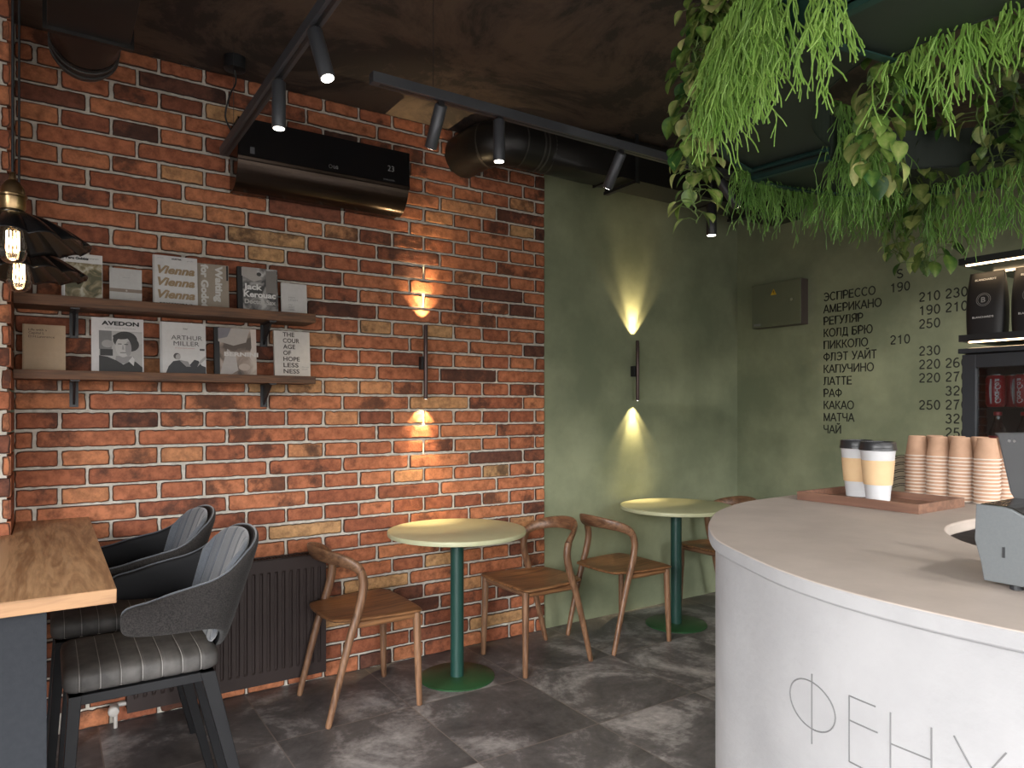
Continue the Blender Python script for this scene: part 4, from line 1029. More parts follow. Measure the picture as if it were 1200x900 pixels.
def slab(outer, inner, z0, z1, name, mats, par, bevel, split=False):
    mb = MB(); n, k = len(outer), len(inner)
    # resample both to the same length strip
    def res(c, m):
        L = [0]
        for i in range(1, len(c)): L.append(L[-1] + (c[i] - c[i - 1]).length)
        out = []; j = 0
        for q in range(m):
            d = L[-1] * q / (m - 1)
            while j < len(c) - 2 and L[j + 1] < d: j += 1
            out.append(c[j].lerp(c[j + 1], (d - L[j]) / max(1e-9, L[j + 1] - L[j])))
        return out
    m = 160; A = res(outer, m); B = res(inner, m)
    for z in (z0, z1):
        for p in A: mb.v.append((p.x, p.y, z))
        for p in B: mb.v.append((p.x, p.y, z))
    a0, b0, a1, b1 = 0, m, 2 * m, 3 * m
    for i in range(m - 1):
        mb.af((a1 + i, a1 + i + 1, b1 + i + 1, b1 + i), 0); mb.af((a0 + i, b0 + i, b0 + i + 1, a0 + i + 1), 1)
        mb.af((a0 + i, a0 + i + 1, a1 + i + 1, a1 + i), 1); mb.af((b0 + i, b1 + i, b1 + i + 1, b0 + i + 1), 0)
    mb.af((a0, a1, b1, b0), 1); mb.af((a0 + m - 1, b0 + m - 1, b1 + m - 1, a1 + m - 1), 1)
    return mb.build(name, mats, par, smooth=35, bevel=bevel)
slab(oc, ic, 1.090, 1.115, 'countertop', [MCTOP, MCFACE], t_cnt, .004)
# front panel (the lettering lies on its surface)
pc = offset_curve(oc, .015); pi_ = offset_curve(oc, .065)
mid = Vector((1.6, .3, 0))
if (pc[80] - mid).length > (oc[80] - mid).length: pc = offset_curve(oc, -.015); pi_ = offset_curve(oc, -.065)
mb = MB(); m = len(pc); zs_ = [0, 1.0899]
for z in zs_:
    for p in pc: mb.v.append((p.x, p.y, z))
    for p in pi_: mb.v.append((p.x, p.y, z))
for i in range(m - 1):
    a0, b0, a1, b1 = i, m + i, 2 * m + i, 3 * m + i
    mb.af((a0, a0 + 1, a1 + 1, a1)); mb.af((b0, b1, b1 + 1, b0 + 1)); mb.af((a1, a1 + 1, b1 + 1, b1)); mb.af((a0, b0, b0 + 1, a0 + 1))
mb.af((0, 2 * m, 3 * m, m)); mb.af((m - 1, 2 * m - 1, 4 * m - 1, 3 * m - 1))
panel = mb.build('front_panel', MCFACE, t_cnt, smooth=35)
# lettering: thin raised strokes, dark colour standing for shade inside carved lines
def surf(yq, dep=0):
    for i in range(len(pc) - 1, 0, -1):
        if (pc[i].y - yq) * (pc[i - 1].y - yq) <= 0 and pc[i].x < 1.4:
            f = (yq - pc[i].y) / (pc[i - 1].y - pc[i].y + 1e-12); p = pc[i].lerp(pc[i - 1], f); t = (pc[i - 1] - pc[i]).normalized(); nrm = Vector((-t.y, t.x, 0))
            if nrm.x > 0: nrm = -nrm
            return p + nrm * dep
    return Vector((.95, yq, 0))
letter_strokes = []
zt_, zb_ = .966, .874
letter_strokes.append([(.627, .972), (.627, .868)])
letter_strokes.append([(.629 + .046 * cos(a), .925 + .035 * sin(a)) for a in [2 * pi * i / 40 for i in range(41)]])
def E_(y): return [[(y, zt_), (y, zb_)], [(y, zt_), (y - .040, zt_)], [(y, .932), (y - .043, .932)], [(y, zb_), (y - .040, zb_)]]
letter_strokes += E_(.560)
letter_strokes += [[(.499, zt_), (.499, zb_)], [(.447, zt_), (.447, zb_)], [(.499, .925), (.447, .925)]]
letter_strokes += [[(.421, zt_), (.366, zb_)], [(.366, zt_), (.421, zb_)]]
letter_strokes += E_(.335)
letter_strokes += [[(.283, zb_), (.262, zt_)], [(.262, zt_), (.240, zb_)]]
letter_strokes += [[(.212, zt_), (.212, zb_)], [(.212, zb_), (.185, zb_), (.172, .897), (.185, .920), (.212, .920)]]
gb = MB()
for gpts in letter_strokes:
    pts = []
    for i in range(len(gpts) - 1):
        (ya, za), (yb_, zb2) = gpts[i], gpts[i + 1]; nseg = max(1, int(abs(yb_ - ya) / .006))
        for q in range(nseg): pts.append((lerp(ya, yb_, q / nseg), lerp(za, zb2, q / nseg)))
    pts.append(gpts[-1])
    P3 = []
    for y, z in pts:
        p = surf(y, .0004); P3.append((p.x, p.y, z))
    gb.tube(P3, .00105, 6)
MGROOVE_SHADE = mat('groove_shade', (.13, .128, .13), .9)
gb.build('groove_shade_lettering', MGROOVE_SHADE, t_cnt, smooth=60)
# inner lower worktop and its wall
ic2 = offset_curve(ic, .0); lowA = offset_curve(ic, .02); lowB = offset_curve(ic, -.35)
if (lowB[60] - Vector((2.2, 0, 0))).length > (ic[60] - Vector((2.2, 0, 0))).length: lowA = offset_curve(ic, -.02); lowB = offset_curve(ic, .35)
lowB = [Vector((max(p.x, 1.72), min(p.y, .42), 0)) for p in lowB]
slab([p + (q - p) * 1.1 for p, q in zip(pc, pi_)], lowB, .925, .950, 'inner_worktop', [MDARKIN, MDARKIN], t_cnt, 0)
# ---- tray
t = empty('wooden_tray', (0, 0, 0), 0, 'shallow rectangular wooden tray carrying the two lidded cups on the counter', 'tray')
X0, X1, Y0, Y1, zc = 1.722, 1.950, .857, 1.180, 1.1156
mb = MB(); mb.box(X0 + .008, X1 - .008, Y0 + .008, Y1 - .008, zc, zc + .005); mb.build('tray_bottom', MTRAY, t)
mb = MB(); mb.box(X0, X0 + .008, Y0, Y1, zc, zc + .023); mb.box(X1 - .008, X1, Y0, Y1, zc, zc + .023); mb.box(X0 + .008, X1 - .008, Y0, Y0 + .008, zc, zc + .023); mb.box(X0 + .008, X1 - .008, Y1 - .008, Y1, zc, zc + .023)
mb.build('tray_rim', MTRAY, t)
# ---- lidded cups
r = empty('takeaway_cup', (1.900, 1.112, zc + .0055))
mb = MB(); mb.lathe([(.0285, 0), (.029, .0), (.0425, .134), (.0435, .136), (.04, .137)], 48); mb.build('cup_body', MCUPW, r, smooth=50)
mb = MB(); mb.lathe([(.0345, .042), (.0352, .042), (.0410, .107), (.0400, .107)], 48); mb.build('cup_sleeve', MSLEEVE, r, smooth=50)
mb = MB(); mb.lathe([(.0435, .1335), (.0462, .1335), (.0465, .137), (.0450, .140), (.0446, .143), (.0436, .1535), (.0415, .1565), (.038, .1565), (.037, .1525), (.005, .152)], 48); mb.build('cup_lid', MLID, r, smooth=35)
tag(r, 'white lidded cup with kraft sleeve, the one partly hidden behind its twin', 'cup', 'lidded cups on the tray')
copy_tree(r, loc=(1.858, 1.030, zc + .0055), label='white lidded cup with kraft sleeve, the one overlapping its twin')
# ---- kraft cup stacks
def make_cup():
    r = empty('paper_cup', (0, 0, 0), 0, None, 'cup', 'upturned kraft paper cups')
    mb = MB(); mb.lathe([(.0300, .001), (.0215, .056), (.0200, .0575), (.0195, .0535), (.003, .0535)], 28); mb.build('cup_body', MCUPK, r, smooth=45)
    mb = MB()
    mb.tube([(.0302 * cos(2 * pi * i / 28), .0302 * sin(2 * pi * i / 28),   .0021) for i in range(28)], .0019, 8, closed=True)
    mb.build('cup_rim', MCUPR, r, smooth=60)
    return r
proto = None; zc0 = 1.1158
stacks = [(2.060, .852, 13, 'front stack nearest till'), (2.062, .915, 13, 'front stack second from till'), (2.066, .975, 13, 'front stack third from till'), (2.072, 1.036, 13, 'front stack beside patterned carton'),
          (2.122, .832, 13, 'back stack nearest till'), (2.126, .896, 13, 'back stack second from till'), (2.130, .957, 13, 'back stack third from till'), (2.134, 1.016, 13, 'back stack beside patterned carton')]
ORD = ['bottom', 'second from bottom', 'third from bottom', 'fourth from bottom', 'fifth from bottom', 'sixth from bottom', 'middle', 'sixth from top', 'fifth from top', 'fourth from top', 'third from top', 'second from top', 'top']
for (x, y, n, nm) in stacks:
    for k in range(n):
        lab = 'kraft cup, %s, %s' % (ORD[k], nm)
        if proto is None: proto = make_cup(); o = proto; o.location = (x, y, zc0); o['label'] = lab
        else: o = copy_tree(proto, loc=(x + rnd.uniform(-.0008, .0008), y + rnd.uniform(-.0008, .0008), zc0 + k * .0096), rz=rnd.uniform(0, 6), label=lab)
# ---- patterned carton behind the cups
t = empty('sugar_carton', (2.165, 1.110, 1.1155), R(8), 'cream carton with black wavy stripes between the lidded cups and the cup stacks', 'carton')
mb = MB(); mb.box(-.035, .035, -.03, .03, 0, .105); mb.build('carton_body', pm((.60, .54, .40)), t, bevel=.001)
mb = MB()
for side in (0, 1):
    for q in range(5):
        for w_ in range(2):
            z0 = .012 + q * .021 + w_ * .006; pts = []
            for i in range(9):
                u = i / 8; zz = z0 + .009 * sin(u * pi)
                if side == 0: pts.append((-.0354, lerp(-.028, .028, u), zz))
                else: pts.append((lerp(-.033, .033, u), -.0304, zz))
            mb.tube(pts, .0011, 5)
mb.build('stripe_print', pm(BLK), t)
# ---- till / terminal
t = empty('till', (0, 0, 0), 0, 'silver and dark grey till with sloping top standing on the counter by the cup stacks', 'till')
zt0 = 1.1235
side = [(.468, 1.150), (.464, zt0), (.14, zt0), (.14, 1.150), (.20, 1.160), (.385, 1.205), (.430, 1.2285), (.440, 1.2305), (.474, 1.231), (.476, 1.180)]
mb = MB(); mb.prism(side, 1.112, 1.118, axis='x'); mb.build('side_panel', MPOS, t, bevel=.0015)
mb = MB(); mb.prism([(y - (.001 if y > .3 else -.001), z + .0005) for y, z in side], 1.1185, 1.300, axis='x'); mb.build('housing', MPOSG, t, bevel=.003)
mb = MB(); mb.box(1.1105, 1.1118, .437, .440, 1.160, 1.175); mb.build('latch', MBLACK, t)
mb = MB()
for x in (1.13, 1.28):
    for y in (.43, .18): mb.lathe([(.008, 1.1153), (.008, 1.1236)], 14, (x, y))
mb.build('rubber_feet', MBLACK, t)
mb = MB(); sc_ = [(.495, 1.325), (.500, 1.330), (.26, 1.338), (.24, 1.32), (.26, 1.225), (.470, 1.225), (.478, 1.24)]
mb.prism(sc_, 1.232, 1.250, axis='x'); mb.build('display_back', MPOSD, t, bevel=.004, seg=3)
mb = MB(); mb.prism([(.445, 1.300), (.28, 1.304), (.29, 1.235), (.432, 1.235)], 1.224, 1.2318, axis='x'); mb.build('display_recess', MPOSG, t, bevel=.006, seg=3)
mb = MB(); 
for yy in (.478, .471): mb.tube([(1.2305, yy, 1.318), (1.2318, yy, 1.318)], .0022, 10)
mb.build('display_screw', MSILV, t)

# ================================================================== BACK BAR, FRIDGE, SHELVES
t = empty('back_bar', (0, 0, 0), 0, 'dark back bar cabinet under the drinks fridge behind the cup stacks', 'cabinet')
mb = MB(); mb.box(2.93, 3.50, -.6, 1.30, 0, .88); mb.build('cabinet_body', MFRIDGE, t)
mb = MB(); mb.box(2.91, 3.52, -.62, 1.32, .8805, .905); mb.build('worktop', MBLACK, t)
t = empty('drinks_fridge', (0, 0, 0), 0, 'anthracite glass-door drinks fridge holding red cans and bottles', 'fridge')
FX, FY1, FY0, FZ0, FZ1 = 2.95, 1.306, .62, .906, 1.575
mb = MB(); mb.box(FX + .03, 3.45, FY1 - .03, FY1, FZ0, FZ1); mb.box(FX + .03, 3.45, FY0, FY0 + .03, FZ0, FZ1); mb.box(FX + .03, 3.45, FY0 + .03, FY1 - .03, FZ0, FZ0 + .05); mb.box(FX + .03, 3.45, FY0 + .03, FY1 - .03, FZ1 - .03, FZ1); mb.box(3.42, 3.45, FY0 + .03, FY1 - .03, FZ0 + .05, FZ1 - .03)
mb.build('fridge_body', MFRIN, t)
mb = MB(); mb.box(FX - .012, 3.47, FY0 - .004, FY1 + .010, FZ1 + .001, FZ1 + .020); mb.build('fridge_top', MFRIDGE, t, bevel=.003)
mb = MB(); y0, y1, z0, z1 = FY0, FY1, FZ0 + .01, FZ1 - .004
mb.box(FX, FX + .028, y1 - .048, y1, z0, z1); mb.box(FX, FX + .028, y0, y0 + .048, z0, z1); mb.box(FX, FX + .028, y0 + .048, y1 - .048, z0, z0 + .05); mb.box(FX, FX + .028, y0 + .048, y1 - .048, z1 - .050, z1)
dr = mb.build('door', MFRIDGE, t, bevel=.0015)
mb = MB(); mb.box(FX + .012, FX + .016, y0 + .048, y1 - .048, z0 + .05, z1 - .05); mb.build('door_glass', MGLASS, dr)
mb = MB()
for z in (1.368, 1.105):
    for i in range(18): mb.tube([(FX + .05 + i * .02, FY0 + .032, z), (FX + .05 + i * .02, FY1 - .032, z)], .0018, 6)
    mb.tube([(FX + .045, FY0 + .032, z), (FX + .045, FY1 - .032, z)], .0028, 6)
mb.build('wire_shelf', MSILV, t)
# cans
def can():
    r = empty('drink_can', (0, 0, 0), 0, None, 'can', 'red drink cans in the fridge')
    mb = MB(); mb.lathe([(.026, .0), (.0285, .004), (.0330, .012), (.0330, .106), (.0270, .118), (.0262, .119)], 32); mb.build('can_body', MRED, r, smooth=40)
    mb = MB(); mb.lathe([(.0262, .119), (.0272, .1205), (.0272, .1225), (.0255, .1222), (.0245, .119), (.002, .119)], 32); mb.build('can_top', MSILV, r, smooth=40)
    mb = MB(); rr = .0334
    def fn(x, y, z):      # script lettering running up the can, facing -X
        a = pi + (y - .010) / rr; return (rr * cos(a), rr * sin(a), .014 + x)
    add_text(mb, 'Coca-Cola', .03, fn, 0, width=.092, height=.020, font=False, shear=.25, offset=.0009)
    def fw(u, v): a = pi - .62 - v * .14 * (1 + sin(u * 3)); return (rr * cos(a), rr * sin(a), lerp(.012, .106, u))
    b0 = len(mb.v)
    for i in range(13): mb.v.append(fw(i / 12, 0)); mb.v.append(fw(i / 12, 1))
    for i in range(12): mb.af((b0 + 2 * i, b0 + 2 * i + 1, b0 + 2 * i + 3, b0 + 2 * i + 2))
    mb.build('can_lettering', MWHT, r, recalc=False)
    return r
c0 = can(); c0.location = (3.03, 1.222, 1.371); c0.rotation_euler = (0, 0, R(35)); c0['label'] = 'red and white drink can on the upper fridge shelf, next to the fridge frame'
copy_tree(c0, loc=(3.025, 1.125, 1.371), rz=R(-5), label='red and white drink can on the upper fridge shelf, lettering facing out')
copy_tree(c0, loc=(3.025, 1.030, 1.371), rz=R(20), label='red and white drink can deepest along the upper fridge shelf')
copy_tree(c0, loc=(3.115, 1.200, 1.371), rz=R(70), label='red drink can in the row behind, upper fridge shelf')
def bottle():
    r = empty('drink_bottle', (0, 0, 0), 0, None, 'bottle', 'cola bottles in the fridge')
    mb = MB(); pr = [(.024, 0), (.029, .006), (.0300, .045), (.0265, .070), (.0285, .10), (.0290, .155), (.025, .178), (.0145, .205), (.0118, .225), (.0118, .232)]
    mb.lathe([(p.x, p.y) for p in cat_rom([(a, c, 0) for a, c in pr], 4)], 28); mb.build('bottle_body', MCOLAB, r, smooth=60)
    mb = MB(); mb.lathe([(.0291, .100), (.0303, .102), (.0303, .152), (.0285, .1535)], 28); mb.build('bottle_label', MRED, r, smooth=50)
    mb = MB(); rr = .0308
    add_text(mb, 'Coca-Cola', .03, lambda x, y, z: (rr * cos(pi - (.024 - x) / rr * -1), rr * sin(pi - (.024 - x) / rr * -1), .115 + y), 0, width=.048, height=.022, font=False, shear=.25, offset=.0009); mb.build('label_lettering', MWHT, r, recalc=False)
    mb = MB(); mb.lathe([(.0128, .230), (.0142, .231), (.0142, .242), (.012, .244)], 20); mb.build('bottle_cap', MRED, r, smooth=40)
    return r
b0_ = bottle(); b0_.location = (3.03, 1.215, 1.108); b0_['label'] = 'cola bottle with red label on the lower fridge shelf, next to the fridge frame'
copy_tree(b0_, loc=(3.03, 1.125, 1.108), rz=.2, label='cola bottle with red label, second along the lower fridge shelf')
copy_tree(b0_, loc=(3.03, 1.040, 1.108), rz=-.2, label='cola bottle with red label, third along the lower fridge shelf')

t = empty('bar_shelf', (0, 0, 0), 0, 'dark shelf with warm light strip carrying the black coffee bags above the fridge', 'shelf', 'lit bar shelves')
mb = MB(); mb.box(2.95, 3.469, -.4, 1.318, 1.622, 1.648); mb.build('shelf_board', MBLACK, t)
mb = MB(); mb.box(2.956, 2.966, -.39, 1.285, 1.6165, 1.6218); mb.build('light_strip', MLED, t)
t2 = empty('bar_shelf', (0, 0, 0), 0, 'upper dark shelf with warm light strip half hidden by hanging plants', 'shelf', 'lit bar shelves')
mb = MB(); mb.box(2.95, 3.469, -.4, 1.318, 1.918, 1.944); mb.build('shelf_board', MBLACK, t2)
mb = MB(); mb.box(2.956, 2.966, -.39, 1.295, 1.9125, 1.9178); mb.box(3.19, 3.20, -.39, 1.295, 1.9125, 1.9178); mb.build('light_strip', MLED, t2)
for (tt, za, zb3) in ((t, 1.50, 1.6215), (t2, 1.9445, 2.92)):
    pass
mb = MB(); mb.box(3.470, 3.505, 1.12, 1.16, .906, 1.944); mb.box(3.470, 3.505, -.38, -.34, .906, 1.944); p_ = mb.build('shelf_upright', MBLACK, t)
def area_led(y0, y1, x, z, e):
    li = bpy.data.lights.new('led_light', 'AREA'); li.shape = 'RECTANGLE'; li.size = .012; li.size_y = y1 - y0; li.energy = e; li.color = (1, .70, .40)
    lo = bpy.data.objects.new('led_light', li); COL.objects.link(lo); lo.location = (x, (y0 + y1) / 2, z)
area_led(-.39, 1.285, 2.961, 1.6155, 2.0); area_led(-.39, 1.295, 2.961, 1.9115, .5); area_led(-.39, 1.295, 3.195, 1.9115, .9)
def bag():
    r = empty('coffee_bag', (0, 0, 0), 0, None, 'coffee bag', 'black coffee bags on the bar shelf')
    mb = MB(); rings = []
    for i in range(15):
        u = i / 14; z = u * .238; d = .036 * (1 - u ** 3) + .003; w = .064 - .004 * u; bulge = .005 * sin(u * pi)
        rings.append([(d * math.copysign(abs(cos(a)) ** .5, cos(a)), (w + bulge) * math.copysign(abs(sin(a)) ** .4, sin(a)), z) for a in [2 * pi * j / 28 for j in range(28)]])
    mb.loft(rings); mb.build('bag_body', MBAG, r, smooth=50)
    def sx(z): u = z / .238; return -(.036 * (1 - u ** 3) + .003) - .0009
    mb = MB()
    add_text(mb, "BLANCHARD'S", .012, lambda x, y, z: (sx(.060 + y), .036 - x, .060 + y), 0, width=.072, height=.0075, offset=.0002)
    add_text(mb, "BLANCHARD'S", .012, lambda x, y, z: (sx(.205 + y), .036 - x, .205 + y), 0, width=.072, height=.0075, offset=.0002)
    mb.build('bag_lettering', MWHT, r, recalc=False)
    mb = MB()
    for r1, r2 in ((.025, .0235), (.020, .0185)):
        for i in range(32):
            a0, a1 = 2 * pi * i / 32, 2 * pi * (i + 1) / 32; b0 = len(mb.v)
            for a, rr in ((a0, r1), (a1, r1), (a1, r2), (a0, r2)):
                zz = .130 + rr * sin(a); mb.v.append((sx(zz), rr * cos(a), zz))
            mb.af((b0, b0 + 1, b0 + 2, b0 + 3))
    add_text(mb, 'B', .02, lambda x, y, z: (sx(.120 + y), .008 - x, .120 + y), 0, width=.015, height=.020, offset=.0005)
    mb.build('bag_emblem', MPRINTG, r, recalc=False)
    return r
bg = bag(); bg.location = (3.00, 1.238, 1.6484); bg['label'] = 'black coffee bag with round grey emblem at the free end of the bar shelf'
copy_tree(bg, loc=(3.00, 1.085, 1.6484), label='black coffee bag with round grey emblem, second along the bar shelf')
copy_tree(bg, loc=(3.00, .935, 1.6484), label='black coffee bag with round grey emblem, third along the bar shelf')

# ================================================================== HANGING PLANTER RING
PC = Vector((2.45, .88, 0)); RO, RI = .935, .615
pl = empty('hanging_planter', (0, 0, 0), 0, 'dark green metal ring planter hung over the counter, full of trailing plants', 'planter')
def arc(rad, a0, a1, n): return [(PC.x + rad * cos(R(lerp(a0, a1, i / n))), PC.y + rad * sin(R(lerp(a0, a1, i / n)))) for i in range(n + 1)]
def module(a0, a1, zb, zt=None):
    zt = zt or zb + .16; n = max(8, int(abs(a1 - a0) / 4))
    o, i_ = arc(RO, a0, a1, n), arc(RI, a0, a1, n)
    mb = MB(); mb.prism(o + i_[::-1], zb + .016, zb + .022); mb.build('underside', MPLU, pl)
    mb = MB()
    for (ra, rb) in ((RO - .004, RO), (RI, RI + .004)):
        A, B = arc(ra, a0, a1, n), arc(rb, a0, a1, n); lo = zb if ra > .8 else zb + .014
        mb.prism(A + B[::-1], lo, zt, 0 if ra > .8 else 1)
    # lip on the outer edge and radial end plates
    A, B = arc(RO - .025, a0, a1, n), arc(RO - .0045, a0, a1, n); mb.prism(A + B[::-1], zb, zb + .004)
    for a in (a0, a1):
        d = Vector((cos(R(a)), sin(R(a)), 0)); s = Vector((-d.y, d.x, 0)) * (1 if a == a0 else -1) * (1 if a1 > a0 else -1)
        p0 = PC + d * (RI + .004); p1 = PC + d * (RO - .004)
        q = [p0, p1, p1 + s * .022, p0 + s * .022]; mb.prism([(v.x, v.y) for v in q], zb - .001, zb + .0035)
        q = [p0, p1, p1 + s * .004, p0 + s * .004]; mb.prism([(v.x, v.y) for v in q], zb, zt)
    mb.build('rim', [MTEAL, MPLU], pl)
    A, B = arc(RO - .01, a0, a1, n), arc(RI + .01, a0, a1, n); mb = MB(); mb.prism(A + B[::-1], zb + .023, zt - .03); mb.build('soil', MSOIL, pl)
    for a in (lerp(a0, a1, .15), lerp(a0, a1, .85)):
        c = PC + Vector((cos(R(a)), sin(R(a)), 0)) * (RO - .02); mb = MB(); mb.tube([(c.x, c.y, zt - .04), (c.x, c.y, 2.93)], .005, 8); mb.build('suspension_rod', MBLACK, pl)
module(97.5, 169.5, 2.30); module(170, 262, 2.268); module(-60, 97, 2.272)

def rhipsalis(name, starts, length, label, m, seed, rad=.0025, seg=.045, dens=1.0, drift=(0, 0), group=None, spread=.42, cat='plant'):
    g = random.Random(seed); mb = MB()
    def strand(p, d, left, r, lvl):
        # one stem: a few kinked segments, then it forks
        pts = [p.copy()]; L = g.uniform(.7, 1.6) * seg * (1.6 if lvl == 0 else 1); nseg = 3
        for i in range(nseg):
            d = (d + Vector((g.gauss(0, .21), g.gauss(0, .21), -.30))).normalized()
            p = p + d * (L / nseg); pts.append(p.copy())
        mb.tube(pts, [r, r * .97, r * .95, r * .85], 4, cap=(left - L < .02))
        left -= L
        if left <= .01 or lvl > 9: return
        k = g.choices((1, 2, 3, 4), (4, 5, 3, 1.2))[0] if lvl < 2 or left < .16 else g.choices((1, 2), (6, 2.6))[0]
        main = g.randrange(k)
        for i in range(k):
            a = g.uniform(0, 2 * pi); s = g.uniform(.3, 1) * spread * 1.7
            nd = (d + Vector((cos(a) * s, sin(a) * s, 0))).normalized()
            strand(p, nd, left * (g.uniform(.85, 1) if i == main else g.uniform(.25, .6)), r * (.97 if i == main else .92), lvl + 1)
    for (p, l, out) in starts:
        p = Vector(p); o = Vector((out[0], out[1], 0))
        # climbs over the rim, then falls
        pts = [p - o * .04, p - o * .015 + Vector((0, 0, .028)), p + o * .012 + Vector((0, 0, .018))]
        mb.tube(cat_rom(pts, 3), rad, 4)
        strand(pts[-1], (o * .10 + Vector((g.gauss(drift[0], .10), g.gauss(drift[1], .10), -1))).normalized(), l * length, rad, 0)
    o = mb.build(name, m, smooth=80, recalc=False)
    tag(o, label, cat, group); return o
def rim_pts(n, a0, a1, z, g, rad=RO, lmin=.5, lmax=1, jit=.02, out=1):
    S_ = []
    for i in range(n):
        a = R(lerp(a0, a1, (i + g.random()) / n)); d = Vector((cos(a), sin(a), 0)) * out
        c = PC + Vector((cos(a), sin(a), 0)) * (rad + out * g.uniform(-.0, jit)); S_.append(((c.x, c.y, z), g.uniform(lmin, lmax), (d.x, d.y)))
    return S_
g = random.Random(3)
RG = 'rhipsalis plants trailing from the planter'
ZR = 2.455
rhipsalis('mistletoe_cactus', rim_pts(66, 147, 157, ZR, g), .52, 'dense bright green string-like plant at the left outer rim of the planter', MRHIP, 1, group=RG)
rhipsalis('mistletoe_cactus', rim_pts(52, 157, 168, ZR, g), .47, 'bright green string-like plant next to the open planter underside, thinning out to single strands', MRHIP, 2, group=RG)
rhipsalis('mistletoe_cactus', rim_pts(15, 167, 178, 2.40, g, lmin=.5), .46, 'few loose bright strands falling across the planter underside', MRHIP, 4, group=RG)
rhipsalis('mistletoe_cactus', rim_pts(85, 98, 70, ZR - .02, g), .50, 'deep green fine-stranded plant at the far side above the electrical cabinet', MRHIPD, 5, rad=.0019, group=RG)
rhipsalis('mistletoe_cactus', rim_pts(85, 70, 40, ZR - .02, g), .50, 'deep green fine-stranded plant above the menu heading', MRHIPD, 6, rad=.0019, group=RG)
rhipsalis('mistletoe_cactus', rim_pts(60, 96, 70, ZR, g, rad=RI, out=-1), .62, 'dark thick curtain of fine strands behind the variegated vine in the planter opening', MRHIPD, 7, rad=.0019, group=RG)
rhipsalis('mistletoe_cactus', rim_pts(34, 172, 200, 2.425, g, rad=RI, out=-1), .50, 'bright green loose strands hanging inside the ring beside the dark opening', MRHIP, 8, group=RG)
rhipsalis('mistletoe_cactus', rim_pts(70, 198, 232, 2.425, g, rad=RI, out=-1), .46, 'brightest and nearest string-like plant at the picture corner', MRHIP, 9, group=RG)
rhipsalis('mistletoe_cactus', [((2.86 + g.uniform(-.05, .04), lerp(1.36, .85, i / 80), 2.20), g.uniform(.5, 1), (-1, 0)) for i in range(80)], .36, 'fine green strands draped over the lit upper bar shelf', MRHIPD, 10, rad=.0018, group=RG)

LEAF = [(0, .0), (.20, .06), (.40, .22), (.47, .42), (.40, .64), (.22, .84), (0, 1.0)]
def pothos(path, n, size, label, m, seed, spread=.07, group='variegated pothos vines', vines=3):
    g = random.Random(seed); r = empty('pothos_vine', path[0], 0, label, 'plant', group); o0 = Vector(path[0])
    st = MB(); lf = MB(); lc = []
    base = cat_rom([Vector(p) - o0 for p in path], 10); k = len(base)
    paths = []
    for v in range(vines):
        off = Vector((g.uniform(-1, 1), g.uniform(-1, 1), 0)) * spread * .5; e = g.uniform(.75, 1) if v else 1
        pp = [p + off * min(1, i / 8) + Vector((g.gauss(0, .004), g.gauss(0, .004), 0)) for i, p in enumerate(base[:max(4, int(k * e))])]
        paths.append(pp); st.tube(pp, .0026, 6)
    for q in range(n):
        pp = paths[q % vines]; i = int((q + g.random()) / n * (len(pp) - 1)); p = pp[i]
        a = g.uniform(0, 2 * pi); d = Vector((cos(a), sin(a), g.uniform(-.1, .5))).normalized(); pet = p + d * g.uniform(.25, 1) * spread
        st.tube([p, (p + pet) / 2 + Vector((0, 0, .008)), pet], .0013, 4)
        s = size * g.uniform(.65, 1.15)
        fwd = (Vector((d.x * .8, d.y * .8, -g.uniform(.5, 1.6)))).normalized(); side = fwd.cross(Vector((0, 0, 1)) + d * g.uniform(0, .8))
        side = side.normalized() if side.length > .01 else Vector((1, 0, 0)); nor = side.cross(fwd)
        curl = g.uniform(.1, .5); fold = g.uniform(.15, .5); red = g.uniform(.55, 1); va = g.gauss(.18, .22); b0 = len(lf.v)
        for (w, t) in LEAF:
            for sg in (-1, 0, 1):
                ww = w * .86 * sg; P = pet + fwd * (t * s) + side * (ww * s) + nor * ((abs(ww) * fold - curl * t * t * .6) * s)
                lf.v.append(tuple(P)); lc.append((red, max(0, min(1, va + (.28 if sg == 0 else g.uniform(-.1, .25)))), g.random(), 1))
        for i2 in range(len(LEAF) - 1):
            for sg in (0, 1):
                A = b0 + i2 * 3 + sg; lf.af((A, A + 1, A + 4, A + 3))
    st.build('stems', MVINE, r, smooth=60, recalc=False)
    lf.attr = {'lc': ('FLOAT_COLOR', lc)}
    o = lf.build('foliage', m, r, smooth=80, recalc=False)
    sd = o.modifiers.new('sub', 'SUBSURF'); sd.levels = 1; sd.render_levels = 1
    return r
def rp(a, rad, z, dx=0, dy=0): return (PC.x + rad * cos(R(a)) + dx, PC.y + rad * sin(R(a)) + dy, z)
pothos([rp(140, .90, 2.50), rp(140, .94, 2.62), rp(139, .98, 2.50), rp(138, 1.0, 2.35), rp(136, 1.0, 2.2), rp(133, .99, 2.08), rp(129, .97, 1.98)], 230, .066, 'variegated leafy vine at the far left edge of the hanging planter', MPOTH, 31, .075, vines=4)
pothos([(1.83, .985, 2.42), (1.87, 1.0, 2.44), (1.91, 1.02, 2.36), (1.90, 1.05, 2.22), (1.87, 1.06, 2.10), (1.865, 1.06, 1.97)], 100, .066, 'yellow-green variegated vine hanging in the middle opening of the planter', MPOTH, 32, .055, vines=2)
pothos([rp(52, .93, 2.45), rp(52, .97, 2.45), rp(50, .99, 2.3), rp(50, .99, 2.12), rp(49, .99, 2.02)], 60, .052, 'shaded leafy vine hanging close to the menu column heading', MPOTHD, 33, .05, vines=2)
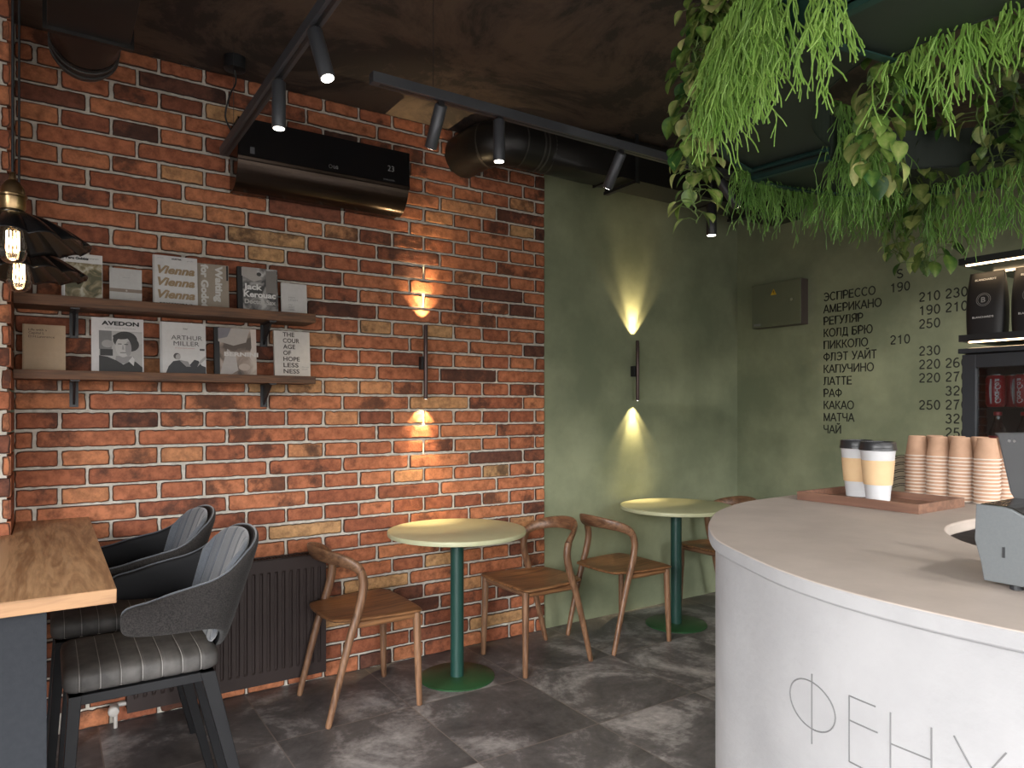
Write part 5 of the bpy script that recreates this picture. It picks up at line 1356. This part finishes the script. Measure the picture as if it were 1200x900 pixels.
pothos([(2.95, 1.42, 2.70), (2.93, 1.45, 2.68), (2.90, 1.45, 2.5), (2.89, 1.43, 2.3), (2.88, 1.40, 2.08), (2.88, 1.40, 1.9)], 120, .070, 'dim leafy vine behind the bright strands, left of the bar shelves', MPOTHD, 34, .10, vines=4)
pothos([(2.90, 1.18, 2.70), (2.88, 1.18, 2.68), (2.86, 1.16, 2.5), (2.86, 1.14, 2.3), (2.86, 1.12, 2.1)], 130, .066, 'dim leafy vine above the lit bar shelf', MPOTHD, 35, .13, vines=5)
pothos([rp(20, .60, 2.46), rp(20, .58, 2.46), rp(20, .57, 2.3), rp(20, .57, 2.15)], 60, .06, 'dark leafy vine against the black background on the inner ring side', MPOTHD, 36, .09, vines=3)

# ================================================================== LIGHT
w = bpy.data.worlds.new('daylight'); SC.world = w; w.use_nodes = True; N = w.node_tree.nodes; L = w.node_tree.links
bgn = N['Background']; tc = N.new('ShaderNodeTexCoord'); sx = N.new('ShaderNodeSeparateXYZ'); L.new(tc.outputs['Generated'], sx.inputs[0])
cr = N.new('ShaderNodeValToRGB'); e = cr.color_ramp.elements; e[0].position = .47; e[0].color = (.06, .057, .054, 1); e[1].position = .68; e[1].color = (1.0, 1.0, 1.0, 1)
q = e.new(.535); q.color = (.13, .13, .13, 1); q = e.new(.60); q.color = (.80, .80, .80, 1)
mr = N.new('ShaderNodeMapRange'); mr.inputs['From Min'].default_value = -1; L.new(sx.outputs['Z'], mr.inputs['Value']); L.new(mr.outputs[0], cr.inputs['Fac']); L.new(cr.outputs['Color'], bgn.inputs['Color'])
bgn.inputs['Strength'].default_value = 32
def portal(loc, rot, sx_, sy_):
    li = bpy.data.lights.new('window_portal', 'AREA'); li.shape = 'RECTANGLE'; li.size = sx_; li.size_y = sy_; li.cycles.is_portal = True
    lo = bpy.data.objects.new('window_portal', li); COL.objects.link(lo); lo.location = loc; lo.rotation_euler = rot
portal((XL - .21, (WL[0] + WL[1]) / 2, (WL[2] + WL[3]) / 2), (R(90), 0, R(-90)), WL[1] - WL[0], WL[3] - WL[2])
portal(((WF[0] + WF[1]) / 2, YF - .21, (WF[2] + WF[3]) / 2), (R(90), 0, R(180 + 180)), WF[1] - WF[0], WF[3] - WF[2])

cam = bpy.data.cameras.new('camera'); co = bpy.data.objects.new('camera', cam); COL.objects.link(co); SC.camera = co
co.location = (0, 0, 1.37); co.rotation_euler = (R(90), 0, -math.atan2(.5519, .8339))
cam.sensor_width = 36; cam.lens = 823.7 / 1200 * 36; cam.shift_y = .0225; cam.clip_start = .02
SC.view_settings.view_transform = 'Standard'; SC.view_settings.look = 'None'; SC.view_settings.gamma = 1; SC.view_settings.exposure = .16
SC.view_settings.use_curve_mapping = False
SC.cycles.use_denoising = True; SC.cycles.max_bounces = 8; SC.cycles.sample_clamp_indirect = 4; SC.cycles.caustics_reflective = False; SC.cycles.caustics_refractive = False
SC.cycles.transparent_max_bounces = 12
